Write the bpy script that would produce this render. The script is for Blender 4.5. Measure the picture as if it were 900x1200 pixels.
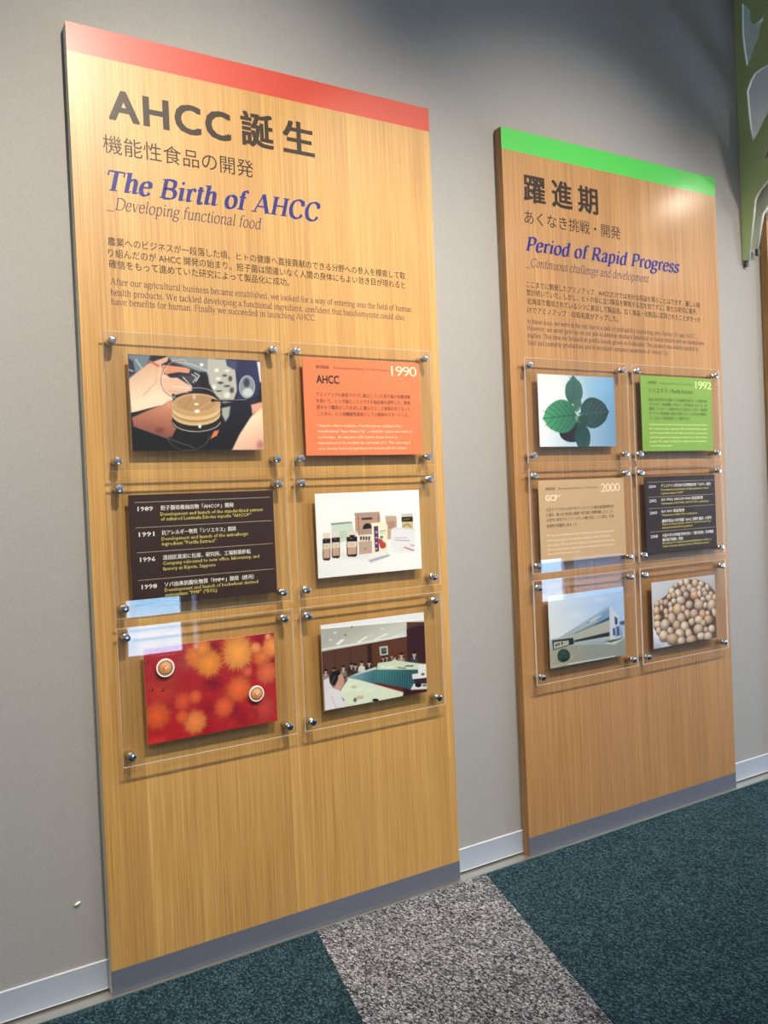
import bpy, bmesh, math
import numpy as np
from mathutils import Matrix, Vector

SC = bpy.context.scene
COL = SC.collection
for o in list(bpy.data.objects):
    bpy.data.objects.remove(o)

# ------------------------------------------------------------------ camera
cam_d = bpy.data.cameras.new('camera')
cam_d.sensor_fit = 'HORIZONTAL'; cam_d.sensor_width = 36.0
cam_d.lens = 984.92 / 900.0 * 36.0
cam_d.clip_start = 0.02; cam_d.clip_end = 200
cam = bpy.data.objects.new('camera', cam_d); COL.objects.link(cam)
R_ = Vector((0.85621421, -0.51485332, -0.04269988))
U_ = Vector((0.04557635, -0.00705313, 0.99893596))
F_ = Vector((0.51460666, 0.85724927, -0.01742615))
m = Matrix((R_, U_, -F_)).transposed().to_4x4()
m.translation = Vector((-0.49724738, -2.41218312, 1.36264034))
cam.matrix_world = m
SC.camera = cam

# ------------------------------------------------------------------ exposure, world, lights
SC.view_settings.view_transform = 'Standard'
SC.view_settings.look = 'None'
SC.view_settings.gamma = 1.0
SC.view_settings.use_curve_mapping = False
SC.view_settings.exposure = 0.0

w = bpy.data.worlds.new('daylight'); SC.world = w; w.use_nodes = True
bg = w.node_tree.nodes['Background']
bg.inputs['Color'].default_value = (0.44, 0.70, 1.0, 1)
bg.inputs['Strength'].default_value = 16.0

def lamp(name, kind, loc, energy, color, target=None, **kw):
    d = bpy.data.lights.new(name, kind); d.energy = energy; d.color = color
    for k, v in kw.items(): setattr(d, k, v)
    o = bpy.data.objects.new(name, d); COL.objects.link(o); o.location = loc
    if target is not None:
        o.rotation_euler = (Vector(target) - Vector(loc)).to_track_quat('-Z', 'Y').to_euler()
    return o

WARM = (1.0, 0.90, 0.74)
# one ceiling spotlight washes each display panel
for i, x in enumerate((-1.25, 0.32, 1.86, 3.40)):
    lamp('ceiling_spotlight', 'SPOT', (x, -2.2, 3.72), (210, 500, 440, 240)[i], WARM, (x + 0.03, 0.0, (1.3, 1.6, 1.5, 1.5)[i]),
         spot_size=math.radians(66), spot_blend=1.0, shadow_soft_size=(.022, .022, .022, .07)[i])
lamp('ceiling_spotlight', 'SPOT', (5.35, -2.35, 3.72), 260, WARM, (5.0, 0.0, 1.6), spot_size=math.radians(100), spot_blend=0.8, shadow_soft_size=0.05)
# soft fill: unseen area lights added along the ceiling
for x in (-1.6, 1.4, 4.4, 6.9):
    lamp('ceiling_fill_light', 'AREA', (x, -4.1, 3.74), 42, (0.93, 0.95, 1.0), (x, -4.1, 0), shape='RECTANGLE', size=1.2, size_y=0.6)

# ------------------------------------------------------------------ materials
def s2l(c):
    out = []
    for v in c[:3]:
        v = v / 255.0
        out.append(v / 12.92 if v <= 0.04045 else ((v + 0.055) / 1.055) ** 2.4)
    return (*out, 1.0)

class NT:
    def __init__(self, name):
        self.m = bpy.data.materials.new(name); self.m.use_nodes = True
        self.t = self.m.node_tree; self.n = self.t.nodes
        self.out = self.n['Material Output']; self.b = self.n['Principled BSDF']
    def add(self, typ, **kw):
        nd = self.n.new(typ)
        for k, v in kw.items(): setattr(nd, k, v)
        return nd
    def link(self, a, b): self.t.links.new(a, b)
    def math(self, op, a, b=None):
        nd = self.add('ShaderNodeMath', operation=op)
        for i, v in enumerate((a, b)):
            if v is None: continue
            if isinstance(v, (int, float)): nd.inputs[i].default_value = v
            else: self.link(v, nd.inputs[i])
        return nd.outputs[0]
    def mix(self, fac, a, b, blend='MIX'):
        nd = self.add('ShaderNodeMix', data_type='RGBA', blend_type=blend)
        for k, v in ((0, fac), (6, a), (7, b)):
            if isinstance(v, (int, float)): nd.inputs[k].default_value = v
            elif isinstance(v, tuple): nd.inputs[k].default_value = v
            else: self.link(v, nd.inputs[k])
        return nd.outputs[2]
    def coords(self, scale=(1, 1, 1), rot=(0, 0, 0)):
        tc = self.add('ShaderNodeTexCoord'); mp = self.add('ShaderNodeMapping')
        mp.inputs['Scale'].default_value = scale; mp.inputs['Rotation'].default_value = rot
        self.link(tc.outputs['Object'], mp.inputs['Vector']); return mp.outputs[0]
    def noise(self, vec, scale, detail=2.0, rough=0.5):
        nd = self.add('ShaderNodeTexNoise'); nd.inputs['Scale'].default_value = scale
        nd.inputs['Detail'].default_value = detail; nd.inputs['Roughness'].default_value = rough
        self.link(vec, nd.inputs['Vector']); return nd.outputs['Fac']
    def ramp(self, fac, *stops):
        nd = self.add('ShaderNodeValToRGB'); el = nd.color_ramp.elements
        while len(el) < len(stops): el.new(0.5)
        for e, (p, c) in zip(el, stops): e.position = p; e.color = c
        self.link(fac, nd.inputs[0]); return nd.outputs[0]
    def bump(self, h, strength, dist=0.001):
        nd = self.add('ShaderNodeBump'); nd.inputs['Strength'].default_value = strength
        nd.inputs['Distance'].default_value = dist; self.link(h, nd.inputs['Height'])
        self.link(nd.outputs[0], self.b.inputs['Normal']); return nd.outputs[0]

def plain(name, rgb, rough=0.5, metal=0.0, coat=0.0, coat_rough=0.1, spec=0.5):
    t = NT(name); b = t.b
    b.inputs['Base Color'].default_value = s2l(rgb); b.inputs['Roughness'].default_value = rough
    b.inputs['Metallic'].default_value = metal; b.inputs['Coat Weight'].default_value = coat
    b.inputs['Coat Roughness'].default_value = coat_rough; b.inputs['Specular IOR Level'].default_value = spec
    return t.m

def wood(name, base, dark, light, seed, spread, gloss=(.3, .3)):
    t = NT(name)
    tc = t.add('ShaderNodeTexCoord'); sep = t.add('ShaderNodeSeparateXYZ'); t.link(tc.outputs['Object'], sep.inputs[0])
    # 0.15 m veneer leaves
    leaf = t.math('FLOOR', t.math('DIVIDE', t.math('SUBTRACT', sep.outputs[0], 0.121 - 0.15), 0.15))
    wn = t.add('ShaderNodeTexWhiteNoise', noise_dimensions='1D'); t.link(t.math('ADD', leaf, seed), wn.inputs['W'])
    inleaf = t.math('FRACT', t.math('DIVIDE', t.math('SUBTRACT', sep.outputs[0], 0.121 - 0.15), 0.15))
    cmb = t.add('ShaderNodeCombineXYZ')
    t.link(sep.outputs[0], cmb.inputs[0]); t.link(t.math('ADD', sep.outputs[1], t.math('MULTIPLY', wn.outputs[0], 7.0)), cmb.inputs[1]); t.link(sep.outputs[2], cmb.inputs[2])
    def nz(sc, det):
        mp = t.add('ShaderNodeMapping'); mp.inputs['Scale'].default_value = sc; t.link(cmb.outputs[0], mp.inputs[0])
        return t.noise(mp.outputs[0], 1.0, det, 0.6)
    fine = nz((330, 60, 3), 2); mid = nz((110, 20, 1.2), 2); broad = nz((14, 5, 0.5), 2)
    c = t.mix(t.ramp(fine, (0.33, (0, 0, 0, 1)), (0.68, (1, 1, 1, 1))), s2l(dark), s2l(light))
    c = t.mix(0.62, s2l(base), c)
    c = t.mix(t.math('MULTIPLY', t.ramp(mid, (0.4, (0, 0, 0, 1)), (0.75, (1, 1, 1, 1))), 0.16), c, s2l(dark))
    c = t.mix(t.math('MULTIPLY', t.ramp(broad, (0.35, (0, 0, 0, 1)), (0.7, (1, 1, 1, 1))), 0.3), c, s2l(light))
    tone = t.math('ADD', t.math('MULTIPLY', wn.outputs[0], 0.5), t.math('MULTIPLY', inleaf, 0.5))
    c = t.mix(t.math('MULTIPLY', tone, spread), c, s2l(dark))
    t.link(c, t.b.inputs['Base Color'])
    t.b.inputs['Roughness'].default_value = 0.5
    t.b.inputs['Coat Weight'].default_value = gloss[0]; t.b.inputs['Coat Roughness'].default_value = gloss[1]
    t.bump(fine, 0.25, 0.0006)
    return t.m

M = {}
M['wood1'] = wood('oak_veneer', (192, 144, 72), (150, 104, 46), (218, 176, 106), 3.0, 0.42)
M['wood2'] = wood('cherry_veneer', (168, 120, 68), (130, 88, 46), (194, 148, 94), 11.0, 0.22, (.22, .17))
M['wood3'] = wood('walnut_veneer', (160, 118, 64), (124, 86, 42), (182, 140, 84), 23.0, 0.2)
M['red'] = plain('red_band', (186, 52, 28), 0.5, coat=0.3, coat_rough=0.3)
M['green'] = plain('green_band', (70, 184, 72), 0.5, coat=0.22, coat_rough=0.12)
M['brown'] = plain('brown_band', (92, 70, 54), 0.45)
M['kick'] = plain('grey_kick_laminate', (94, 98, 110), 0.5)
M['ink_dark'] = plain('dark_brown_ink', (44, 29, 17), 0.5, coat=0.14, coat_rough=0.3, spec=.3)
M['ink_blue'] = plain('blue_ink', (24, 31, 116), 0.5, coat=0.1, coat_rough=0.3, spec=.3)
M['ink_plum'] = plain('plum_ink', (72, 48, 68), 0.5, coat=0.06, spec=.3)
M['ink_black'] = plain('black_ink', (34, 20, 14), 0.5)
M['ink_white'] = plain('white_ink', (250, 246, 238), 0.5)
M['ink_cream'] = plain('cream_ink', (252, 226, 196), 0.5)
M['ink_yellow'] = plain('yellow_ink', (226, 214, 110), 0.5)
M['ink_olive'] = plain('dark_green_ink', (24, 50, 18), 0.5)
M['ink_lime'] = plain('pale_green_ink', (228, 244, 170), 0.5)
M['rule'] = plain('rule_ink', (176, 164, 140), 0.5)
M['card_orange'] = plain('orange_card', (232, 128, 84), 0.5, spec=.2)
M['card_green'] = plain('green_card', (136, 176, 80), 0.5, spec=.2)
M['card_tan'] = plain('tan_card', (204, 170, 130), 0.5, spec=.2)
M['card_brown'] = plain('dark_brown_card', (56, 38, 36), 0.45, spec=.2)
M['card_plum'] = plain('dark_plum_card', (56, 42, 43), 0.45, spec=.2)
M['chrome'] = plain('polished_chrome', (206, 208, 212), 0.14, 1.0)
M['alu'] = plain('aluminium_strip', (206, 204, 196), 0.32, 0.85)
M['base'] = plain('grey_vinyl_base', (160, 168, 182), 0.45)
M['base_lip'] = plain('white_vinyl_lip', (226, 228, 234), 0.4)
M['tree_green'] = plain('green_painted_board', (190, 210, 144), 0.6)
M['tree_white'] = plain('white_foam_board', (226, 222, 212), 0.6)
M['peg'] = plain('dark_grey_peg', (84, 82, 84), 0.5)
M['shadow_strip'] = plain('shadow_strip_grey', (206, 214, 204), 0.7)  # shade colour for the strip beside the red-topped panel
M['white'] = plain('white_plastic', (238, 236, 232), 0.4)
M['badge_face'] = plain('tan_badge_face', (206, 150, 96), 0.45)
M['badge_mark'] = plain('brown_badge_mark', (104, 76, 56), 0.5)
M['badge_orange'] = plain('orange_badge_mark', (232, 96, 44), 0.45)
M['ceiling'] = plain('white_ceiling', (190, 190, 186), 0.8)
M['frame_grey'] = plain('window_frame_grey', (176, 178, 182), 0.4, 0.6)

# woven grey wall covering
t = NT('grey_wall_covering')
v1 = t.coords((260, 260, 700)); v2 = t.coords((700, 260, 160))
n1 = t.noise(v1, 1.0, 2); n2 = t.noise(v2, 1.0, 2); n3 = t.noise(t.coords((3, 3, 3)), 1.0, 3)
wv = t.math('MULTIPLY', t.math('ADD', n1, n2), 0.5)
c = t.ramp(wv, (0.32, s2l((142, 139, 137))), (0.68, s2l((160, 157, 155))))
c = t.mix(t.math('MULTIPLY', n3, 0.18), c, s2l((140, 140, 138)))
t.link(c, t.b.inputs['Base Color']); t.b.inputs['Roughness'].default_value = 0.75
t.bump(wv, 0.18, 0.0006); M['wall'] = t.m
M['wall_plain'] = plain('plain_pale_wall', (178, 175, 172), 0.8)

def carpet(name, cols, sc, bump):
    t = NT(name)
    v = t.coords((1, 1, 1))
    vo = t.add('ShaderNodeTexVoronoi'); vo.inputs['Scale'].default_value = sc; vo.inputs['Randomness'].default_value = 1.0
    warp = t.add('ShaderNodeTexNoise'); warp.inputs['Scale'].default_value = sc * 0.35; t.link(v, warp.inputs['Vector'])
    vv = t.add('ShaderNodeVectorMath', operation='MULTIPLY_ADD')
    t.link(warp.outputs['Color'], vv.inputs[0]); vv.inputs[1].default_value = (0.012, 0.012, 0); t.link(v, vv.inputs[2])
    mp = t.add('ShaderNodeMapping'); mp.inputs['Scale'].default_value = (1.0, 0.55, 1); mp.inputs['Rotation'].default_value = (0, 0, 0.9)
    t.link(vv.outputs[0], mp.inputs[0]); t.link(mp.outputs[0], vo.inputs['Vector'])
    sepc = t.add('ShaderNodeSeparateColor'); t.link(vo.outputs['Color'], sepc.inputs[0])
    big = t.noise(v, 9.0, 3)
    f = t.math('ADD', t.math('MULTIPLY', sepc.outputs[0], 0.85), t.math('MULTIPLY', big, 0.25))
    f = t.math('SUBTRACT', f, t.math('MULTIPLY', vo.outputs['Distance'], 0.25))
    c = t.ramp(f, *[(p, s2l(k)) for p, k in cols])
    t.link(c, t.b.inputs['Base Color']); t.b.inputs['Roughness'].default_value = 0.95
    t.b.inputs['Specular IOR Level'].default_value = 0.15
    h = t.math('SUBTRACT', 1.0, vo.outputs['Distance'])
    h = t.math('ADD', h, t.math('MULTIPLY', sepc.outputs[1], 0.6))
    t.bump(h, bump, 0.004)
    return t.m
M['teal'] = carpet('teal_carpet', ((0.1, (20, 40, 50)), (0.5, (37, 66, 78)), (0.9, (92, 122, 133))), 300, 0.8)
M['greyc'] = carpet('grey_carpet', ((0.12, (44, 46, 50)), (0.42, (108, 110, 117)), (0.7, (158, 160, 167)), (0.95, (218, 220, 226))), 270, 0.5)

# clear acrylic: thin-sheet reflection over plain transmission
def acrylic(name, tint, strength=1.0):
    t = NT(name); t.n.remove(t.b)
    geo = t.add('ShaderNodeNewGeometry')
    dp = t.add('ShaderNodeVectorMath', operation='DOT_PRODUCT')
    t.link(geo.outputs['Normal'], dp.inputs[0]); t.link(geo.outputs['Incoming'], dp.inputs[1])
    k = t.math('POWER', t.math('SUBTRACT', 1.0, t.math('ABSOLUTE', dp.outputs['Value'])), 5.0)
    fac = t.math('ADD', 0.04 * strength, t.math('MULTIPLY', k, 0.9))
    tr = t.add('ShaderNodeBsdfTransparent'); tr.inputs[0].default_value = tint
    gl = t.add('ShaderNodeBsdfGlossy'); gl.inputs['Roughness'].default_value = 0.0
    mx = t.add('ShaderNodeMixShader'); t.link(fac, mx.inputs[0]); t.link(tr.outputs[0], mx.inputs[1]); t.link(gl.outputs[0], mx.inputs[2])
    t.link(mx.outputs[0], t.out.inputs[0]); return t.m
M['acrylic'] = acrylic('clear_acrylic', (0.955, 0.96, 0.955, 1))
M['glass'] = acrylic('window_glass', (0.95, 0.97, 0.97, 1))
M['glass_tinted'] = acrylic('tinted_window_glass', (0.42, 0.42, 0.46, 1))
t = NT('acrylic_cut_edge'); t.n.remove(t.b)
tl = t.add('ShaderNodeBsdfTranslucent'); tl.inputs[0].default_value = (0.98, 0.93, 0.88, 1)
df = t.add('ShaderNodeBsdfDiffuse'); df.inputs[0].default_value = (0.9, 0.86, 0.82, 1)
tr = t.add('ShaderNodeBsdfTransparent'); tr.inputs[0].default_value = (0.95, 0.93, 0.9, 1)
m1 = t.add('ShaderNodeMixShader'); m1.inputs[0].default_value = 0.5; t.link(tl.outputs[0], m1.inputs[1]); t.link(df.outputs[0], m1.inputs[2])
m2 = t.add('ShaderNodeMixShader'); m2.inputs[0].default_value = 0.12; t.link(m1.outputs[0], m2.inputs[1]); t.link(tr.outputs[0], m2.inputs[2])
t.link(m2.outputs[0], t.out.inputs[0]); M['acrylic_edge'] = t.m

# printed photographs: ink colours stored per vertex on the sheet
t = NT('printed_photo')
at = t.add('ShaderNodeAttribute'); at.attribute_name = 'ink'
t.link(at.outputs['Color'], t.b.inputs['Base Color']); t.b.inputs['Roughness'].default_value = 0.35; t.b.inputs['Specular IOR Level'].default_value = 0.3; M['photo'] = t.m

# ------------------------------------------------------------------ mesh helpers
def link(name, me, mats, parent=None, loc=(0, 0, 0)):
    if not isinstance(mats, (list, tuple)): mats = [mats]
    for k in mats: me.materials.append(k)
    o = bpy.data.objects.new(name, me); COL.objects.link(o); o.location = loc
    if parent is not None: o.parent = parent
    return o

def bm_obj(name, bm, mats, parent=None, loc=(0, 0, 0), smooth=False):
    bmesh.ops.recalc_face_normals(bm, faces=bm.faces[:])
    me = bpy.data.meshes.new(name); bm.to_mesh(me); bm.free()
    if smooth:
        for p in me.polygons: p.use_smooth = True
    return link(name, me, mats, parent, loc)

def box(bm, x0, x1, y0, y1, z0, z1, mi=0, bevel=0.0):
    v = [bm.verts.new(p) for p in ((x0, y0, z0), (x1, y0, z0), (x1, y1, z0), (x0, y1, z0), (x0, y0, z1), (x1, y0, z1), (x1, y1, z1), (x0, y1, z1))]
    fs = [bm.faces.new([v[i] for i in q]) for q in ((0, 3, 2, 1), (4, 5, 6, 7), (0, 1, 5, 4), (1, 2, 6, 5), (2, 3, 7, 6), (3, 0, 4, 7))]
    for f in fs: f.material_index = mi
    if bevel:
        es = list({e for f in fs for e in f.edges})
        bmesh.ops.bevel(bm, geom=es, offset=bevel, segments=2, affect='EDGES', profile=0.5)
    return fs

def lathe_y(bm, prof, cx, cz, seg=28, mi=0):
    """revolve (radius, y) profile about the y axis at (cx, cz)"""
    rings = []
    for r, y in prof:
        if r < 1e-6: rings.append([bm.verts.new((cx, y, cz))])
        else: rings.append([bm.verts.new((cx + r * math.cos(2 * math.pi * k / seg), y, cz + r * math.sin(2 * math.pi * k / seg))) for k in range(seg)])
    for a, b in zip(rings, rings[1:]):
        for k in range(seg):
            k2 = (k + 1) % seg
            q = [a[k % len(a)], a[k2 % len(a)], b[k2 % len(b)], b[k % len(b)]]
            q = [p for i, p in enumerate(q) if p not in q[:i]]
            if len(q) > 2:
                f = bm.faces.new(q); f.material_index = mi; f.smooth = True

def empty(name, loc, label, cat, group=None):
    o = bpy.data.objects.new(name, None); COL.objects.link(o); o.location = loc
    o.empty_display_size = 0.1; o['label'] = label; o['category'] = cat
    if group: o['group'] = group
    return o

def tag(o, label, cat, group=None):
    o['label'] = label; o['category'] = cat
    if group: o['group'] = group
    return o

def structure(o): o['kind'] = 'structure'; return o

# ------------------------------------------------------------------ lettering (built-in sans face)
def sans(body, bold=0.0, res=2, space=1.0):
    cu = bpy.data.curves.new('type', 'FONT'); cu.body = body; cu.size = 1.0; cu.resolution_u = res; cu.space_character = space
    ob = bpy.data.objects.new('type', cu); COL.objects.link(ob)
    dg = bpy.context.evaluated_depsgraph_get(); dg.update()
    me = bpy.data.meshes.new_from_object(ob.evaluated_get(dg))
    v = np.array([p.co[:2] for p in me.vertices]); f = [tuple(p.vertices) for p in me.polygons]
    bpy.data.objects.remove(ob); bpy.data.curves.remove(cu); bpy.data.meshes.remove(me)
    if not bold: return np.column_stack([v, np.zeros(len(v))]), f
    # heavier weight: the printed strokes are laid down several times, a hair apart
    offs = [(bold, 0), (-bold, 0)] if bold < .02 else [(bold, bold * .7), (-bold, bold * .7), (bold, -bold * .7), (-bold, -bold * .7), (bold, 0), (-bold, 0)]
    V = np.vstack([np.column_stack([v + np.array(o), np.full(len(v), i + 1.0)]) for i, o in enumerate(offs)])
    return V, [tuple(q + i * len(v) for q in p) for i in range(len(offs)) for p in f]

# serif face drawn with a broad-nib pen: S stem, N curved stroke, T thin, K thick, D dot, B foot
PEN = {
 'a': (.44, 'N .07,.35 .12,.435 .22,.46 .305,.40 .32,.28 .32,.09 .36,.015 .44,.045|N .32,.27 .19,.23 .08,.13 .12,.02 .22,.02 .32,.10|D .09,.36,.035'),
 'b': (.50, 'S .12,0,.68,f,-|N .12,.35 .22,.455 .35,.42 .43,.23 .35,.03 .23,0 .12,.06'),
 'c': (.43, 'N .37,.37 .32,.44 .23,.46 .11,.39 .065,.22 .115,.06 .22,0 .32,.03 .385,.11|D .35,.37,.035'),
 'd': (.51, 'S .385,0,.68,f,h|N .385,.38 .28,.46 .14,.40 .07,.22 .13,.03 .26,0 .385,.08'),
 'e': (.44, 'T .08,.265 .375,.265|N .375,.265 .35,.41 .23,.46 .11,.39 .065,.22 .115,.06 .22,0 .32,.03 .385,.11'),
 'f': (.31, 'S .15,0,.52,-,b|N .15,.48 .17,.62 .25,.685 .33,.67|T .03,.45 .29,.45|D .33,.64,.035'),
 'g': (.47, 'N .22,.46 .11,.41 .08,.30 .14,.20 .23,.18 .34,.22 .37,.31 .33,.43 .22,.46|N .14,.20 .08,.12 .14,.05 .34,.03 .42,-.06 .36,-.17 .21,-.21 .07,-.16 .05,-.08 .14,.03|T .34,.42 .46,.445'),
 'h': (.51, 'S .12,0,.68,f,b|N .12,.32 .20,.43 .30,.46 .37,.40 .39,.27|S .39,0,.30,-,b'),
 'i': (.26, 'S .13,0,.45,f,b|D .125,.61,.05'),
 'j': (.26, 'S .14,-.10,.45,f,-|N .14,-.05 .12,-.17 .02,-.20|D .13,.61,.05'),
 'k': (.51, 'S .12,0,.68,f,b|T .12,.17 .36,.44|K .22,.27 .42,.01|T .28,.445 .45,.445|B .43,0'),
 'l': (.26, 'S .13,0,.68,f,b'),
 'm': (.78, 'S .12,0,.45,f,b|N .12,.32 .20,.43 .29,.46 .36,.40 .385,.27|S .385,0,.30,-,b|N .385,.32 .46,.43 .55,.46 .63,.40 .65,.27|S .65,0,.30,-,b'),
 'n': (.51, 'S .12,0,.45,f,b|N .12,.32 .20,.43 .30,.46 .37,.40 .39,.27|S .39,0,.30,-,b'),
 'o': (.49, 'N .245,.46 .12,.40 .065,.23 .12,.06 .245,0 .37,.06 .425,.23 .37,.40 .245,.46'),
 'p': (.50, 'S .12,-.21,.45,f,b|N .12,.36 .22,.455 .35,.42 .43,.23 .35,.03 .23,0 .12,.06'),
 'q': (.50, 'S .385,-.21,.45,-,b|N .385,.38 .28,.46 .14,.40 .07,.22 .13,.03 .26,0 .385,.08'),
 'r': (.35, 'S .12,0,.45,f,b|N .12,.30 .18,.42 .26,.46 .32,.44|D .32,.415,.045'),
 's': (.38, 'N .31,.36 .27,.435 .19,.46 .10,.43 .07,.35 .14,.27 .26,.21 .32,.12 .27,.025 .17,0 .09,.03 .06,.12'),
 't': (.29, 'S .14,.07,.58,-,-|N .14,.10 .165,.015 .23,0 .29,.05|T .03,.45 .27,.45'),
 'u': (.51, 'S .12,.10,.45,f,-|N .12,.15 .15,.03 .24,0 .34,.05 .39,.13|S .39,0,.45,f,h'),
 'v': (.48, 'K .07,.44 .245,.0|T .245,0 .42,.44|B .07,.445|B .42,.445'),
 'w': (.70, 'K .07,.44 .22,0|T .22,0 .35,.42|K .35,.42 .50,0|T .50,0 .64,.44|B .07,.445|B .35,.445|B .64,.445'),
 'x': (.48, 'K .08,.44 .40,.01|T .08,.01 .40,.44|B .08,.445|B .40,.445|B .07,0|B .41,0'),
 'y': (.48, 'K .07,.44 .255,.02|T .42,.44 .22,-.13|N .22,-.13 .16,-.20 .07,-.19|B .07,.445|B .42,.445'),
 'z': (.44, 'T .06,.44 .37,.44|K .37,.44 .06,.01|T .06,.01 .38,.01|T .38,.01 .39,.11'),
 'A': (.71, 'T .08,0 .35,.67|K .35,.67 .62,0|T .18,.22 .51,.22|B .08,0|B .63,0'),
 'B': (.63, 'S .15,0,.66,b,b|N .15,.645 .36,.645 .48,.58 .47,.42 .35,.35 .15,.345|N .15,.345 .39,.345 .54,.25 .53,.09 .39,.015 .15,.015'),
 'C': (.66, 'N .585,.47 .51,.61 .36,.67 .16,.58 .075,.33 .16,.08 .36,-.01 .50,.03 .59,.15|T .585,.46 .585,.66'),
 'D': (.71, 'S .15,0,.66,b,b|N .15,.645 .38,.645 .58,.54 .645,.33 .58,.12 .38,.015 .15,.015'),
 'F': (.56, 'S .15,0,.66,b,b|T .15,.645 .52,.645|T .52,.65 .53,.51|T .15,.34 .40,.34|T .40,.42 .40,.26'),
 'H': (.73, 'S .15,0,.66,b,b|S .58,0,.66,b,b|T .15,.34 .58,.34'),
 'I': (.34, 'S .17,0,.66,b,b'),
 'P': (.57, 'S .15,0,.66,b,b|N .15,.645 .37,.645 .50,.56 .49,.38 .37,.30 .15,.30'),
 'R': (.67, 'S .15,0,.66,b,b|N .15,.645 .37,.645 .50,.56 .49,.39 .37,.32 .15,.32|K .31,.32 .58,0|B .61,0'),
 'T': (.62, 'S .31,0,.66,-,b|T .04,.645 .58,.645|T .04,.65 .035,.49|T .58,.65 .585,.49'),
 'U': (.72, 'S .15,.18,.66,b,-|N .15,.22 .19,.05 .35,-.01 .50,.04 .57,.20|T .575,.18 .575,.65|B .575,.655'),
 'W': (.94, 'K .08,.66 .28,0|T .28,0 .46,.62|K .46,.62 .66,0|T .66,0 .86,.66|B .08,.655|B .46,.655|B .86,.655'),
 '.': (.25, 'D .11,.035,.045'), ',': (.25, 'D .11,.035,.045|T .13,.02 .07,-.12'), '_': (.5, 'T 0,-.1 .5,-.1'), ' ': (.25, ''),
}
def serif(body, bold=False, slant=0.0):
    thick, thin = (.150, .055) if bold else (.074, .038)
    V = []; F = []
    def quad(p): i = len(V); V.extend(p); F.append(tuple(range(i, i + len(p))))
    def strip(pts, wfun):
        pts = np.array(pts, float); d = np.gradient(pts, axis=0); d /= np.linalg.norm(d, axis=1)[:, None] + 1e-9
        n = np.stack([-d[:, 1], d[:, 0]], 1)
        wd = np.array([wfun(math.atan2(b, a)) for a, b in d])[:, None] / 2
        A, B = pts + n * wd, pts - n * wd
        for k in range(len(pts) - 1): quad([A[k], B[k], B[k + 1], A[k + 1]])
    def smooth(p, n=5):
        p = np.array(p, float); q = np.vstack([2 * p[0] - p[1], p, 2 * p[-1] - p[-2]]); out = []
        for i in range(1, len(q) - 2):
            for u in np.linspace(0, 1, n, endpoint=False):
                a, b, c, d = q[i - 1], q[i], q[i + 1], q[i + 2]
                out.append(.5 * (2 * b + (c - a) * u + (2 * a - 5 * b + 4 * c - d) * u * u + (3 * b - 3 * c + d - a) * u ** 3))
        out.append(p[-1]); return out
    nib = lambda th: thin + (thick * 1.05 - thin) * abs(math.sin(th - .3)) ** 1.3
    x = 0.0
    for ch in body:
        adv, spec = PEN[ch]; s0 = len(V)
        for st in (spec.split('|') if spec else ()):
            k, arg = st[0], st[2:]
            if k == 'S':
                sx, y0, y1, tp, bt = arg.split(','); sx, y0, y1 = float(sx), float(y0), float(y1); h = thick / 2
                quad([(sx - h, y0), (sx + h, y0), (sx + h, y1), (sx - h, y1)])
                e = h + (.06 if bold else .075); low = y1 < .5 or ch in 'bdhkl'
                if tp == 'b': quad([(sx - e, y1 - thin * .7), (sx + e, y1 - thin * .7), (sx + e, y1), (sx - e, y1)])
                if tp == 'f': quad([(sx - h - .07, y1 - .055), (sx - h - .07, y1 - .025), (sx + h, y1 + .012), (sx + h, y1 - .05)])
                if bt == 'b':
                    if slant and low and ch not in 'p': quad([(sx - h, y0), (sx + h, y0), (sx + h + .09, y0 + .06), (sx + h + .07, y0 + .085), (sx + h, y0 + .05)])
                    else: quad([(sx - e, y0), (sx + e, y0), (sx + e, y0 + thin * .7), (sx - e, y0 + thin * .7)])
                if bt == 'h': quad([(sx + h, y0), (sx + h + .08, y0 + .02), (sx + h + .08, y0 + .05), (sx + h, y0 + .04)])
            elif k == 'D':
                a, b, r = map(float, arg.split(',')); r *= 1.15 if bold else 1
                quad([(a + r * math.cos(q), b + r * math.sin(q)) for q in np.linspace(0, 2 * math.pi, 11)[:-1]])
            elif k == 'B':
                a, b = map(float, arg.split(',')); e = .095 if not bold else .115; z = thin * .35
                quad([(a - e, b - z + (z if b == 0 else 0)), (a + e, b - z + (z if b == 0 else 0)), (a + e, b + z + (z if b == 0 else 0)), (a - e, b + z + (z if b == 0 else 0))])
            else:
                p = [tuple(map(float, q.split(','))) for q in arg.split()]
                if k == 'N': strip(smooth(p), nib)
                elif k == 'T': strip(p, lambda th: thin)
                else: strip(p, lambda th: thick * 1.05)
        for i in range(s0, len(V)): V[i] = (V[i][0] + x, V[i][1])
        x += adv + (.03 if bold else 0)
    V = np.array(V, float)
    V[:, 0] += slant * V[:, 1]
    lay = np.zeros(len(V))
    for i, q in enumerate(F): lay[list(q)] = i % 9
    return np.column_stack([V, lay]), F

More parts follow.
